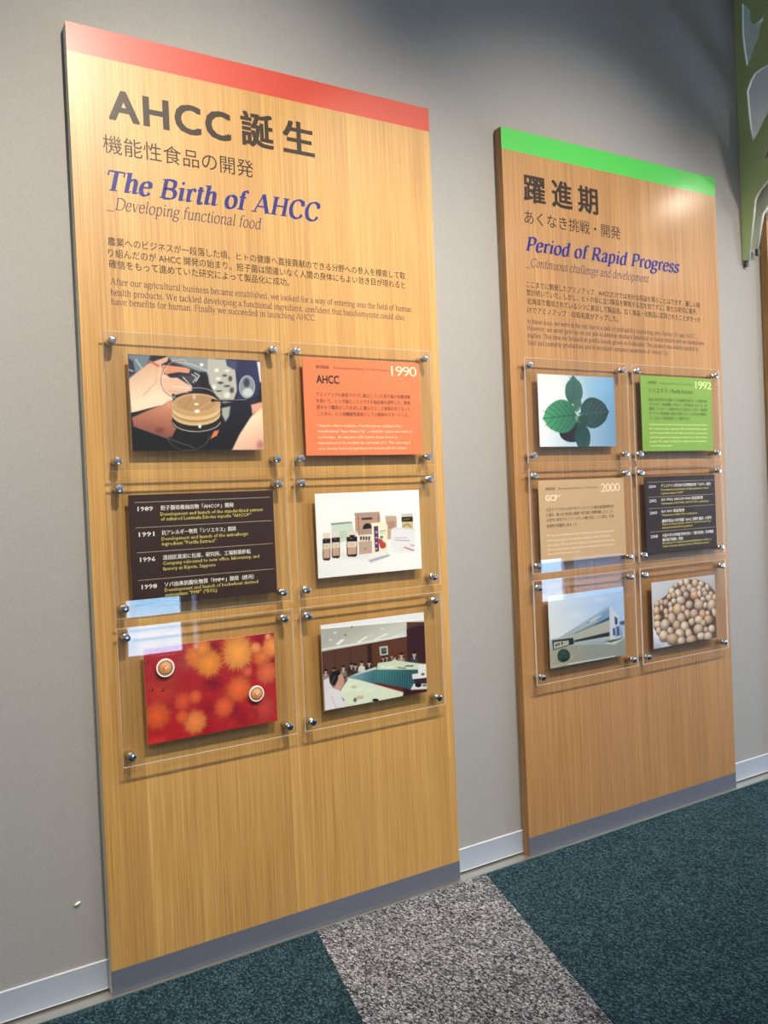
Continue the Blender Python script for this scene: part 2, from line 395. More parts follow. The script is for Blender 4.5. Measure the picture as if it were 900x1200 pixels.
def lettering(name, lines, mat, parent, y):
    """lines: (text, x, z of baseline, width, em size, style); each line one flat printed mesh facing -y"""
    for body, x, z, width, size, style in lines:
        if style.startswith('serif'):
            v, f = serif(body, 'bold' in style, 0.27 if 'italic' in style else 0.0)
        else:
            st = style.split(); v, f = sans(body, float(st[0]), 1 if size < 0.02 else 3, float(st[1]) if len(st) > 1 else 1.0)
        sx = size if width is None else width / (v[:, 0].max() - v[:, 0].min())
        V = np.stack([x + (v[:, 0] - v[:, 0].min()) * sx, y - v[:, 2] * 1.2e-5, z + v[:, 1] * size], 1)
        me = bpy.data.meshes.new(name); me.from_pydata(V.tolist(), [], f); me.update()
        # every stroke faces the room
        bm = bmesh.new(); bm.from_mesh(me)
        bmesh.ops.reverse_faces(bm, faces=[q for q in bm.faces if q.normal.y > 0]); bm.to_mesh(me); bm.free()
        link(name, me, mat, parent)

# ------------------------------------------------------------------ printed artwork
ARTS = {
 'petri': [
  ('q',(34,32,48),(30,34,70),(16,15,18),(18,16,20)),
  ('p',[(0.0,0.0),(0.234,-0.005),(0.204,0.099),(0.046,0.259),(-0.007,0.261)],(112,128,142),0.03,1),
  ('p',[(0.003,0.042),(0.051,0.073),(0.066,0.191),(-0.002,0.241)],(46,46,66),0.02,1),
  ('l',[(0.08,0.055),(0.135,0.137)],0.0089,(190,200,205),0.8),
  ('l',[(0.001,0.16),(0.042,0.175)],0.0071,(200,205,215),0.8),
  ('p',[(0.405,-0.005),(0.929,-0.008),(1.005,0.113),(0.936,0.204),(0.775,0.159),(0.635,0.113),(0.462,0.061)],(148,153,158),0.03,1),
  ('p',[(0.855,0.007),(1.075,0.002),(1.09,0.073),(1.163,0.105),(1.178,0.337),(1.124,0.464),(1.012,0.485),(0.925,0.399),(0.859,0.278),(0.844,0.155)],(186,186,178),0.02,1),
  ('p',[(1.06,0.007),(1.462,0.009),(1.459,0.237),(1.389,0.457),(1.171,0.463),(1.18,0.122),(1.071,0.074)],(42,48,88),0.02,1),
  ('p',[(1.075,0.011),(1.186,0.014),(1.181,0.104),(1.108,0.09)],(70,75,110),0.02,1),
  ('e',(0.987,0.264),(0.045,-0.001),(-0.001,0.018),(60,62,66),0.5,0.85),
  ('e',(1.059,0.297),(0.049,-0.002),(-0.001,0.016),(60,62,66),0.5,0.85),
  ('e',(1.101,0.215),(0.03,-0.001),(-0.002,0.04),(60,62,66),0.5,0.85),
  ('e',(1.113,0.34),(0.033,-0.002),(-0.003,0.042),(60,62,66),0.5,0.85),
  ('e',(0.964,0.354),(0.048,-0.002),(0.0,0.012),(60,62,66),0.5,0.85),
  ('e',(1.038,0.182),(0.037,-0.001),(-0.001,0.018),(60,62,66),0.5,0.85),
  ('e',(0.962,0.221),(0.041,-0.002),(-0.001,0.025),(232,232,222),0.5,0.9),
  ('e',(0.912,0.311),(0.033,-0.001),(-0.002,0.036),(232,232,222),0.5,0.9),
  ('e',(1.068,0.128),(0.041,-0.002),(-0.001,0.017),(232,232,222),0.5,0.9),
  ('e',(1.054,0.395),(0.048,-0.002),(-0.002,0.043),(232,232,222),0.5,0.9),
  ('e',(0.783,0.076),(0.027,-0.002),(-0.001,0.023),(250,250,250),0.5,1),
  ('e',(0.949,0.129),(0.031,-0.001),(-0.002,0.025),(245,245,245),0.5,1),
  ('l',[(0.463,0.043),(0.672,0.076),(0.848,0.138)],0.0062,(205,208,212),0.7),
  ('e',(1.293,0.297),(0.092,-0.003),(-0.007,0.123),(140,146,156),0.06,1),
  ('e',(1.299,0.36),(0.076,-0.002),(-0.003,0.058),(206,210,212),0.4,1),
  ('e',(1.29,0.252),(0.046,-0.001),(-0.003,0.062),(60,64,84),0.4,1),
  ('l',[(1.385,0.294),(1.38,0.326),(1.369,0.356),(1.353,0.382),(1.333,0.402),(1.31,0.415),(1.286,0.42),(1.263,0.416),(1.242,0.405),(1.224,0.386),(1.211,0.361),(1.204,0.332),(1.202,0.301),(1.207,0.269),(1.218,0.239),(1.234,0.213),(1.254,0.193),(1.276,0.18),(1.3,0.175),(1.323,0.178),(1.345,0.189),(1.363,0.208),(1.376,0.233),(1.383,0.262),(1.385,0.294)],0.0045,(200,205,212),0.8),
  ('p',[(1.424,0.013),(1.462,0.011),(1.468,0.24),(1.449,0.241)],(222,224,226),0.012,1),
  ('p',[(0.767,0.15),(0.833,0.156),(0.849,0.331),(0.835,0.393),(0.749,0.317)],(24,20,24),0.015,1),
  ('p',[(0.987,0.539),(1.088,0.515),(1.069,0.625),(1.023,0.688),(0.987,0.613)],(168,174,166),0.02,1),
  ('g',[(-0.003,0.261),(0.204,0.091),(0.312,0.046),(0.427,0.002),(0.411,0.055),(0.344,0.092),(0.37,0.194),(0.349,0.264),(0.445,0.414),(0.446,0.466),(0.32,0.529),(0.165,0.576),(0.006,0.604)],(226,180,148),(246,224,198),(0.135,0.137),(0.222,0.439),0.012,1),
  ('p',[(0.205,0.069),(0.231,0.057),(0.326,0.1),(0.311,0.125)],(196,112,96),0.012,1),
  ('l',[(0.296,0.129),(0.28,0.283),(0.139,0.424)],0.0107,(222,176,146),0.6),
  ('p',[(0.284,0.206),(0.39,0.193),(0.47,0.259),(0.427,0.432),(0.344,0.384)],(240,203,178),0.02,1),
  ('p',[(0.357,0.095),(0.6,0.111),(0.655,0.129),(0.639,0.173),(0.527,0.166),(0.39,0.193),(0.347,0.161)],(226,152,120),0.012,1),
  ('p',[(0.308,0.24),(0.507,0.223),(0.66,0.312),(0.665,0.359),(0.498,0.404),(0.381,0.391)],(236,190,164),0.015,1),
  ('p',[(0.508,0.197),(0.631,0.2),(0.757,0.159),(0.697,0.293),(0.593,0.245)],(70,66,72),0.02,1),
  ('l',[(0.667,0.181),(0.719,0.214),(0.677,0.268)],0.0045,(225,225,228),1),
  ('l',[(0.7,0.166),(0.752,0.195),(0.709,0.258)],0.0045,(235,235,238),1),
  ('l',[(0.573,0.22),(0.66,0.314)],0.0053,(240,236,234),0.9),
  ('l',[(0.45,0.32),(0.642,0.33)],0.0062,(250,232,214),0.8),
  ('l',[(0.413,0.373),(0.622,0.383)],0.0053,(214,150,120),0.7),
  ('l',[(0.48,0.44),(0.455,0.433),(0.432,0.423),(0.411,0.41),(0.392,0.393),(0.376,0.373),(0.363,0.351),(0.353,0.327),(0.347,0.301),(0.344,0.274),(0.344,0.246),(0.348,0.218),(0.356,0.191),(0.367,0.164),(0.381,0.139),(0.398,0.115),(0.417,0.094),(0.439,0.075),(0.463,0.06),(0.488,0.048),(0.514,0.04),(0.54,0.035),(0.566,0.034),(0.592,0.037),(0.616,0.044)],0.0053,(220,214,206),0.65),
  ('l',[(0.456,0.431),(0.434,0.425),(0.412,0.415),(0.393,0.402),(0.376,0.386),(0.361,0.368),(0.349,0.347),(0.34,0.324),(0.334,0.299),(0.332,0.274),(0.332,0.247),(0.336,0.221),(0.343,0.195),(0.354,0.17),(0.367,0.145),(0.382,0.123),(0.401,0.103),(0.421,0.086),(0.443,0.071),(0.466,0.059),(0.49,0.051),(0.514,0.047),(0.539,0.046),(0.562,0.049),(0.585,0.055)],0.0045,(120,90,76),0.7),
  ('g',[(0.009,0.655),(0.165,0.584),(0.337,0.52),(0.434,0.463),(0.46,0.534),(0.437,0.655),(0.485,0.74),(0.424,0.852),(0.338,0.864),(0.025,0.746)],(206,142,112),(142,80,64),(0.302,0.538),(0.254,0.845),0.012,1),
  ('e',(0.294,0.785),(0.068,-0.001),(-0.002,0.044),(110,62,58),0.6,0.7),
  ('e',(0.406,0.51),(0.045,-0.001),(-0.002,0.051),(226,150,128),0.6,0.9),
  ('p',[(0.006,0.609),(0.165,0.581),(0.311,0.524),(0.166,0.562)],(60,30,30),0.012,1),
  ('p',[(0.011,0.743),(0.662,0.976),(0.661,1.0),(0.0,1.0)],(14,14,17),0.006,1),
  ('l',[(0.012,0.74),(0.662,0.972)],0.0045,(96,98,106),1),
  ('e',(0.698,0.688),(0.271,-0.004),(-0.006,0.125),(30,26,26),0.03,1),
  ('l',[(0.964,0.697),(0.956,0.71),(0.944,0.723),(0.929,0.735),(0.911,0.747),(0.89,0.757),(0.867,0.767),(0.841,0.775),(0.814,0.782),(0.785,0.788),(0.754,0.792),(0.724,0.795),(0.693,0.796),(0.662,0.795),(0.632,0.793),(0.602,0.79),(0.575,0.785),(0.548,0.779),(0.524,0.771),(0.503,0.762),(0.484,0.752),(0.468,0.742),(0.455,0.73),(0.445,0.718),(0.439,0.705)],0.0053,(214,206,196),0.8),
  ('e',(0.702,0.612),(0.267,-0.006),(-0.006,0.121),(218,184,136),0.03,1),
  ('e',(0.703,0.584),(0.264,-0.006),(-0.005,0.115),(176,140,100),0.03,1),
  ('e',(0.705,0.559),(0.267,-0.006),(-0.006,0.115),(226,192,142),0.03,1),
  ('e',(0.704,0.511),(0.271,-0.007),(-0.007,0.125),(200,160,112),0.03,1),
  ('e',(0.701,0.493),(0.231,-0.006),(-0.005,0.094),(186,146,102),0.1,1),
  ('l',[(0.932,0.487),(0.922,0.512),(0.898,0.535),(0.86,0.556),(0.811,0.572),(0.755,0.583),(0.696,0.587),(0.638,0.586),(0.584,0.577),(0.538,0.564),(0.503,0.545),(0.482,0.523),(0.476,0.5),(0.485,0.475),(0.508,0.452),(0.544,0.432),(0.592,0.415),(0.647,0.404),(0.706,0.399),(0.765,0.4),(0.82,0.408),(0.867,0.422),(0.903,0.44),(0.925,0.463),(0.932,0.487)],0.0036,(222,190,150),0.7),
  ('l',[(0.579,0.531),(0.672,0.425)],0.0036,(160,122,84),0.8),
  ('l',[(0.737,0.553),(0.867,0.471)],0.0036,(226,196,160),0.6),
  ('l',[(0.455,0.533),(0.445,0.509),(0.442,0.483),(0.447,0.458),(0.46,0.432),(0.48,0.408),(0.508,0.386),(0.541,0.367),(0.579,0.35),(0.621,0.338),(0.667,0.33),(0.713,0.326),(0.76,0.326),(0.805,0.331),(0.847,0.341),(0.885,0.355),(0.918,0.372),(0.944,0.393),(0.963,0.417),(0.974,0.442),(0.977,0.468),(0.971,0.495),(0.957,0.521),(0.936,0.545),(0.907,0.567)],0.0045,(206,198,184),0.75),
  ('e',(0.704,0.502),(0.032,-0.001),(-0.001,0.016),(252,240,214),0.5,1),
  ('e',(0.709,0.577),(0.039,-0.001),(-0.001,0.024),(252,246,228),0.5,1),
  ('e',(0.731,0.74),(0.022,-0.001),(-0.001,0.028),(240,236,232),0.5,1),
  ('e',(0.683,0.424),(0.025,0.0),(-0.002,0.042),(214,206,196),0.6,0.8),
  ('l',[(0.83,0.84),(0.827,0.86),(0.82,0.88),(0.809,0.9),(0.794,0.918),(0.777,0.935),(0.756,0.951),(0.732,0.964),(0.707,0.976),(0.679,0.985),(0.65,0.991),(0.621,0.995),(0.591,0.997),(0.561,0.995),(0.532,0.991),(0.505,0.985),(0.479,0.976),(0.455,0.965),(0.433,0.952),(0.415,0.937),(0.399,0.92),(0.387,0.902),(0.379,0.883),(0.374,0.864),(0.373,0.844)],0.0036,(130,130,138),0.7),
  ('p',[(0.839,0.878),(0.887,0.79),(0.945,0.777),(0.92,0.839)],(222,130,72),0.012,1),
  ('l',[(0.886,0.457),(1.162,0.454),(1.332,0.444),(1.474,0.382)],0.0116,(26,20,26),1),
  ('l',[(0.923,0.452),(1.276,0.442)],0.0036,(150,144,150),1),
  ('e',(0.89,0.457),(0.021,-0.001),(-0.001,0.017),(16,12,16),0.06,1),
  ('g',[(1.08,1.0),(1.183,0.819),(1.322,0.629),(1.487,0.481),(1.465,1.0)],(250,222,192),(226,172,150),(1.261,0.711),(1.416,0.978),0.02,1),
  ('p',[(1.329,0.494),(1.489,0.454),(1.487,0.517),(1.342,0.602)],(226,168,142),0.02,1),
  ('e',(1.418,0.942),(0.058,0.0),(-0.004,0.072),(160,96,96),0.8,0.7),
  ('n',0.05,90),
 ],
 'products': [
  ('q',(243,243,244),(246,246,247),(238,238,240),(244,244,245)),
  ('e',(0.467,0.76),(0.523,0.044),(-0.005,0.075),(215,214,216),0.9,0.6),
  ('e',(1.175,0.742),(0.256,0.021),(-0.004,0.062),(218,218,222),0.9,0.6),
  ('p',[(0.196,0.358),(0.467,0.351),(0.492,0.37),(0.203,0.384)],(132,148,146),0.004,1),
  ('p',[(0.2,0.383),(0.492,0.37),(0.51,0.568),(0.307,0.597),(0.2,0.559)],(200,216,204),0.004,1),
  ('l',[(0.298,0.477),(0.451,0.465)],0.0061,(150,182,160),0.6),
  ('l',[(0.296,0.507),(0.45,0.495)],0.0061,(150,182,160),0.6),
  ('l',[(0.294,0.536),(0.448,0.525)],0.0061,(150,182,160),0.6),
  ('p',[(0.52,0.249),(0.874,0.252),(0.879,0.305),(0.527,0.297)],(172,150,138),0.004,1),
  ('p',[(0.527,0.294),(0.883,0.302),(0.876,0.504),(0.522,0.493)],(184,152,134),0.004,1),
  ('l',[(0.574,0.285),(0.57,0.489)],0.007,(186,92,72),1),
  ('l',[(0.854,0.291),(0.85,0.486)],0.007,(186,92,72),1),
  ('l',[(0.532,0.328),(0.878,0.332)],0.0035,(190,110,90),1),
  ('p',[(0.619,0.315),(0.769,0.316),(0.768,0.34),(0.621,0.34)],(50,32,28),0.004,1),
  ('e',(0.694,0.452),(0.066,0.005),(-0.004,0.069),(36,26,26),0.06,1),
  ('p',[(0.628,0.455),(0.764,0.457),(0.76,0.526),(0.624,0.519)],(170,140,126),0.004,1),
  ('p',[(0.95,0.306),(1.111,0.313),(1.12,0.351),(0.955,0.346)],(190,170,158),0.004,1),
  ('p',[(0.955,0.343),(1.12,0.348),(1.116,0.521),(1.025,0.599),(0.971,0.603)],(196,164,142),0.004,1),
  ('l',[(0.984,0.388),(1.089,0.389)],0.0052,(130,90,74),0.7),
  ('l',[(0.983,0.41),(1.087,0.411)],0.0052,(130,90,74),0.7),
  ('l',[(0.982,0.431),(1.086,0.432)],0.0052,(130,90,74),0.7),
  ('l',[(0.98,0.453),(1.085,0.454)],0.0052,(130,90,74),0.7),
  ('p',[(1.189,0.29),(1.354,0.291),(1.362,0.335),(1.194,0.331)],(206,200,190),0.004,1),
  ('p',[(1.19,0.331),(1.358,0.335),(1.358,0.401),(1.19,0.393)],(30,24,22),0.004,1),
  ('p',[(1.19,0.393),(1.358,0.398),(1.355,0.499),(1.191,0.492)],(206,186,140),0.004,1),
  ('l',[(1.221,0.365),(1.309,0.36)],0.0044,(170,140,90),1),
  ('l',[(1.208,0.45),(1.277,0.423),(1.321,0.461)],0.0079,(150,122,70),1),
  ('p',[(1.033,0.476),(1.085,0.454),(1.396,0.494),(1.372,0.531)],(214,220,236),0.004,1),
  ('p',[(1.033,0.476),(1.388,0.512),(1.357,0.773),(1.008,0.69)],(230,228,234),0.004,1),
  ('l',[(1.076,0.587),(1.257,0.596)],0.0035,(150,150,165),1),
  ('l',[(1.083,0.614),(1.292,0.636)],0.0044,(170,120,130),1),
  ('l',[(1.213,0.714),(1.348,0.764)],0.0087,(190,110,120),1),
  ('l',[(1.306,0.691),(1.361,0.703)],0.0044,(120,80,90),1),
  ('p',[(0.554,0.465),(0.743,0.448),(0.751,0.522),(0.559,0.529)],(168,146,132),0.004,1),
  ('p',[(0.559,0.523),(0.746,0.519),(0.748,0.601),(0.563,0.602)],(232,222,208),0.004,1),
  ('p',[(0.584,0.54),(0.612,0.539),(0.606,0.584),(0.585,0.585)],(42,34,34),0.004,1),
  ('p',[(0.622,0.543),(0.65,0.542),(0.644,0.587),(0.623,0.588)],(42,34,34),0.004,1),
  ('p',[(0.66,0.546),(0.688,0.545),(0.682,0.59),(0.661,0.591)],(42,34,34),0.004,1),
  ('p',[(0.699,0.549),(0.727,0.548),(0.72,0.593),(0.699,0.594)],(42,34,34),0.004,1),
  ('p',[(0.563,0.602),(0.748,0.601),(0.745,0.753),(0.564,0.756)],(190,162,146),0.004,1),
  ('e',(0.653,0.692),(0.021,0.002),(-0.001,0.015),(160,126,112),0.06,1),
  ('p',[(0.754,0.385),(0.946,0.378),(0.982,0.427),(0.961,0.763),(0.755,0.769)],(240,234,206),0.004,1),
  ('p',[(0.783,0.428),(0.845,0.425),(0.843,0.738),(0.788,0.742)],(74,52,112),0.004,1),
  ('e',(0.819,0.499),(0.021,0.002),(-0.001,0.016),(210,160,170),0.06,1),
  ('e',(0.815,0.568),(0.021,0.001),(-0.001,0.015),(210,160,170),0.06,1),
  ('e',(0.811,0.636),(0.021,0.002),(-0.001,0.016),(210,160,170),0.06,1),
  ('e',(0.806,0.705),(0.021,0.001),(-0.001,0.015),(210,160,170),0.06,1),
  ('e',(0.868,0.618),(0.036,0.003),(-0.002,0.033),(186,70,66),0.06,1),
  ('e',(0.901,0.666),(0.046,0.004),(-0.003,0.043),(186,66,62),0.06,1),
  ('e',(0.889,0.566),(0.023,0.002),(-0.001,0.018),(90,130,120),0.06,1),
  ('l',[(0.867,0.495),(0.948,0.486)],0.0044,(90,90,90),0.8),
  ('l',[(0.869,0.521),(0.937,0.517)],0.0035,(130,160,120),0.9),
  ('p',[(0.679,0.831),(0.975,0.772),(1.012,0.806),(0.72,0.876)],(206,208,216),0.004,1),
  ('l',[(0.704,0.849),(0.973,0.803)],0.0052,(120,126,150),0.9),
  ('p',[(0.086,0.467),(0.182,0.468),(0.177,0.557),(0.081,0.556)],(226,212,200),0.004,1),
  ('p',[(0.079,0.538),(0.181,0.537),(0.168,0.781),(0.151,0.8),(0.082,0.794),(0.067,0.772)],(40,26,24),0.004,1),
  ('e',(0.128,0.562),(0.053,0.005),(-0.001,0.027),(24,18,20),0.06,1),
  ('e',(0.122,0.553),(0.016,0.001),(0.0,0.009),(120,120,128),0.06,1),
  ('p',[(0.084,0.595),(0.172,0.596),(0.161,0.769),(0.078,0.77)],(196,160,140),0.004,1),
  ('p',[(0.084,0.595),(0.172,0.596),(0.168,0.658),(0.08,0.659)],(232,216,190),0.004,1),
  ('l',[(0.098,0.618),(0.152,0.618)],0.0044,(170,140,116),0.8),
  ('l',[(0.097,0.639),(0.15,0.638)],0.0044,(170,140,116),0.8),
  ('p',[(0.207,0.461),(0.31,0.463),(0.304,0.552),(0.202,0.55)],(226,212,200),0.004,1),
  ('p',[(0.2,0.532),(0.308,0.531),(0.297,0.762),(0.278,0.782),(0.204,0.775),(0.189,0.753)],(40,26,24),0.004,1),
  ('e',(0.252,0.557),(0.057,0.004),(-0.001,0.027),(24,18,20),0.06,1),
  ('e',(0.246,0.548),(0.017,0.001),(0.0,0.009),(120,120,128),0.06,1),
  ('p',[(0.205,0.589),(0.299,0.591),(0.289,0.75),(0.2,0.751)],(196,160,140),0.004,1),
  ('p',[(0.205,0.589),(0.299,0.591),(0.295,0.653),(0.201,0.654)],(232,216,190),0.004,1),
  ('l',[(0.22,0.613),(0.278,0.613)],0.0044,(170,140,116),0.8),
  ('l',[(0.219,0.633),(0.276,0.634)],0.0044,(170,140,116),0.8),
  ('p',[(0.41,0.464),(0.545,0.468),(0.539,0.558),(0.404,0.554)],(226,212,200),0.004,1),
  ('p',[(0.401,0.535),(0.544,0.537),(0.534,0.763),(0.51,0.782),(0.413,0.774),(0.392,0.751)],(40,26,24),0.004,1),
  ('e',(0.471,0.562),(0.075,0.005),(-0.002,0.027),(24,18,20),0.06,1),
  ('e',(0.465,0.552),(0.022,0.002),(-0.001,0.009),(120,120,128),0.06,1),
  ('p',[(0.409,0.593),(0.533,0.597),(0.523,0.75),(0.407,0.749)],(196,160,140),0.004,1),
  ('p',[(0.409,0.593),(0.533,0.597),(0.529,0.66),(0.405,0.659)],(232,216,190),0.004,1),
  ('l',[(0.43,0.617),(0.505,0.619)],0.0044,(170,140,116),0.8),
  ('l',[(0.429,0.638),(0.504,0.64)],0.0044,(170,140,116),0.8),
  ('p',[(0.44,0.514),(0.513,0.517),(0.509,0.537),(0.477,0.556),(0.447,0.536)],(20,16,16),0.004,1),
 ],
 'meeting': [
  ('q',(228,230,234),(222,226,230),(70,44,36),(70,44,40)),
  ('g',[(-0.005,0.039),(1.461,0.094),(1.471,0.175),(1.19,0.275),(-0.0,0.308)],(176,178,170),(206,208,200),(0.47,0.061),(0.543,0.31),0.004,1),
  ('p',[(-0.003,-0.008),(1.467,-0.007),(1.461,0.094),(-0.005,0.036)],(236,238,242),0.004,1),
  ('p',[(0.185,0.243),(0.226,0.259),(0.315,0.204),(0.273,0.193)],(240,242,240),0.006,1),
  ('p',[(0.477,0.254),(0.511,0.264),(0.647,0.205),(0.612,0.198)],(240,242,240),0.006,1),
  ('p',[(0.706,0.255),(0.745,0.263),(0.926,0.208),(0.89,0.201)],(240,242,240),0.006,1),
  ('p',[(0.941,0.26),(0.977,0.266),(1.184,0.217),(1.156,0.216)],(240,242,240),0.006,1),
  ('l',[(-0.002,0.283),(1.191,0.259)],0.0107,(226,228,226),1),
  ('l',[(0.003,0.037),(1.461,0.091)],0.0071,(250,250,252),1),
  ('e',(0.189,0.107),(0.027,0.004),(-0.001,0.014),(214,216,214),0.06,1),
  ('e',(0.124,0.184),(0.027,0.003),(-0.001,0.013),(214,216,214),0.06,1),
  ('e',(0.848,0.134),(0.029,0.004),(-0.001,0.014),(214,216,214),0.06,1),
  ('e',(0.683,0.199),(0.028,0.003),(-0.001,0.013),(214,216,214),0.06,1),
  ('e',(0.421,0.067),(0.017,0.002),(-0.001,0.014),(110,106,100),0.06,1),
  ('e',(0.326,0.152),(0.018,0.002),(0.0,0.013),(110,106,100),0.06,1),
  ('p',[(-0.0,0.308),(1.19,0.275),(1.201,0.097),(1.465,0.123),(1.48,0.79),(-0.005,0.637)],(84,50,38),0.004,1),
  ('p',[(0.667,0.318),(1.189,0.286),(1.189,0.593),(0.688,0.556)],(98,58,38),0.004,1),
  ('p',[(1.193,0.19),(1.465,0.126),(1.461,0.63),(1.189,0.593)],(62,32,40),0.004,1),
  ('p',[(0.004,0.313),(0.623,0.313),(0.618,0.546),(-0.0,0.55)],(92,60,48),0.004,1),
  ('p',[(0.617,0.312),(0.681,0.313),(0.68,0.54),(0.618,0.539)],(58,30,26),0.004,1),
  ('l',[(0.173,0.308),(0.16,0.528)],0.0036,(58,34,28),1),
  ('l',[(0.382,0.335),(0.369,0.557)],0.0036,(58,34,28),1),
  ('p',[(0.79,0.352),(0.908,0.353),(0.91,0.461),(0.795,0.458)],(206,206,200),0.004,1),
  ('p',[(0.812,0.372),(0.888,0.372),(0.889,0.446),(0.815,0.444)],(52,72,78),0.004,1),
  ('e',(0.854,0.398),(0.025,0.004),(-0.001,0.013),(80,110,120),0.06,1),
  ('p',[(-0.011,0.633),(0.001,0.577),(0.027,0.568),(0.053,0.571),(0.079,0.588),(0.084,0.646)],(150,140,140),0.01,1),
  ('p',[(0.031,0.57),(0.05,0.573),(0.038,0.605)],(225,222,214),0.01,1),
  ('e',(0.042,0.547),(0.02,0.003),(-0.002,0.023),(206,164,140),0.2,1),
  ('e',(0.043,0.53),(0.022,0.004),(-0.001,0.014),(22,18,18),0.2,1),
  ('p',[(0.098,0.646),(0.112,0.582),(0.143,0.571),(0.173,0.575),(0.202,0.595),(0.209,0.662)],(34,30,40),0.01,1),
  ('p',[(0.147,0.573),(0.169,0.577),(0.156,0.615)],(225,222,214),0.01,1),
  ('e',(0.159,0.546),(0.025,0.004),(-0.001,0.028),(206,164,140),0.2,1),
  ('e',(0.16,0.528),(0.027,0.003),(0.0,0.015),(22,18,18),0.2,1),
  ('p',[(0.221,0.63),(0.234,0.569),(0.263,0.559),(0.292,0.563),(0.32,0.581),(0.326,0.645)],(120,124,110),0.01,1),
  ('p',[(0.267,0.561),(0.288,0.564),(0.275,0.6)],(225,222,214),0.01,1),
  ('e',(0.279,0.536),(0.023,0.003),(-0.001,0.026),(206,164,140),0.2,1),
  ('e',(0.28,0.518),(0.025,0.004),(-0.001,0.015),(22,18,18),0.2,1),
  ('p',[(0.337,0.609),(0.35,0.552),(0.377,0.543),(0.404,0.546),(0.43,0.564),(0.436,0.623)],(44,38,44),0.01,1),
  ('p',[(0.38,0.545),(0.4,0.548),(0.388,0.581)],(225,222,214),0.01,1),
  ('e',(0.392,0.521),(0.021,0.003),(-0.002,0.024),(206,164,140),0.2,1),
  ('e',(0.393,0.505),(0.023,0.003),(-0.001,0.014),(22,18,18),0.2,1),
  ('p',[(0.388,0.623),(0.401,0.567),(0.428,0.557),(0.455,0.561),(0.481,0.578),(0.487,0.637)],(56,54,60),0.01,1),
  ('p',[(0.432,0.56),(0.451,0.562),(0.44,0.596)],(225,222,214),0.01,1),
  ('e',(0.443,0.536),(0.022,0.003),(-0.001,0.024),(206,164,140),0.2,1),
  ('e',(0.444,0.519),(0.023,0.003),(-0.001,0.014),(22,18,18),0.2,1),
  ('p',[(0.474,0.61),(0.487,0.551),(0.516,0.54),(0.544,0.544),(0.572,0.562),(0.577,0.624)],(216,216,206),0.01,1),
  ('p',[(0.52,0.543),(0.54,0.546),(0.528,0.581)],(225,222,214),0.01,1),
  ('e',(0.531,0.518),(0.023,0.003),(-0.001,0.025),(206,164,140),0.2,1),
  ('e',(0.532,0.501),(0.025,0.003),(0.0,0.014),(22,18,18),0.2,1),
  ('p',[(0.581,0.621),(0.593,0.564),(0.621,0.554),(0.649,0.557),(0.676,0.575),(0.681,0.635)],(26,22,28),0.01,1),
  ('p',[(0.625,0.556),(0.645,0.559),(0.633,0.593)],(225,222,214),0.01,1),
  ('e',(0.636,0.532),(0.022,0.003),(-0.001,0.024),(206,164,140),0.2,1),
  ('e',(0.637,0.515),(0.024,0.004),(0.0,0.014),(22,18,18),0.2,1),
  ('p',[(0.787,0.573),(0.798,0.524),(0.823,0.516),(0.846,0.519),(0.869,0.534),(0.874,0.585)],(24,22,28),0.01,1),
  ('p',[(0.826,0.518),(0.843,0.52),(0.833,0.549)],(225,222,214),0.01,1),
  ('e',(0.836,0.497),(0.019,0.003),(-0.002,0.021),(206,164,140),0.2,1),
  ('e',(0.836,0.483),(0.021,0.003),(0.0,0.012),(22,18,18),0.2,1),
  ('p',[(0.842,0.57),(0.853,0.521),(0.877,0.512),(0.901,0.515),(0.924,0.53),(0.929,0.582)],(30,26,34),0.01,1),
  ('p',[(0.88,0.514),(0.898,0.517),(0.887,0.546)],(225,222,214),0.01,1),
  ('e',(0.89,0.494),(0.019,0.002),(-0.001,0.021),(206,164,140),0.2,1),
  ('e',(0.891,0.479),(0.021,0.003),(-0.001,0.012),(22,18,18),0.2,1),
  ('p',[(0.919,0.56),(0.929,0.515),(0.951,0.508),(0.973,0.511),(0.994,0.524),(0.999,0.571)],(60,50,54),0.01,1),
  ('p',[(0.954,0.51),(0.97,0.512),(0.961,0.538)],(225,222,214),0.01,1),
  ('e',(0.963,0.491),(0.018,0.002),(-0.001,0.019),(206,164,140),0.2,1),
  ('e',(0.964,0.478),(0.019,0.002),(0.0,0.011),(22,18,18),0.2,1),
  ('p',[(0.958,0.581),(0.968,0.536),(0.991,0.528),(1.012,0.531),(1.034,0.545),(1.038,0.592)],(220,222,210),0.01,1),
  ('p',[(0.993,0.53),(1.009,0.532),(1.0,0.559)],(225,222,214),0.01,1),
  ('e',(1.003,0.511),(0.017,0.003),(-0.002,0.019),(206,164,140),0.2,1),
  ('e',(1.003,0.498),(0.019,0.003),(0.0,0.011),(22,18,18),0.2,1),
  ('p',[(1.034,0.6),(1.049,0.533),(1.083,0.521),(1.116,0.526),(1.149,0.546),(1.155,0.617)],(148,142,138),0.01,1),
  ('p',[(1.087,0.524),(1.112,0.527),(1.097,0.567)],(225,222,214),0.01,1),
  ('e',(1.101,0.496),(0.027,0.003),(-0.001,0.028),(206,164,140),0.2,1),
  ('e',(1.103,0.476),(0.028,0.004),(-0.001,0.017),(22,18,18),0.2,1),
  ('p',[(1.221,0.618),(1.237,0.546),(1.274,0.533),(1.31,0.538),(1.345,0.56),(1.353,0.636)],(58,68,72),0.01,1),
  ('p',[(1.279,0.536),(1.305,0.54),(1.289,0.583)],(225,222,214),0.01,1),
  ('e',(1.294,0.506),(0.029,0.004),(-0.002,0.031),(206,164,140),0.2,1),
  ('e',(1.295,0.485),(0.032,0.004),(-0.001,0.017),(22,18,18),0.2,1),
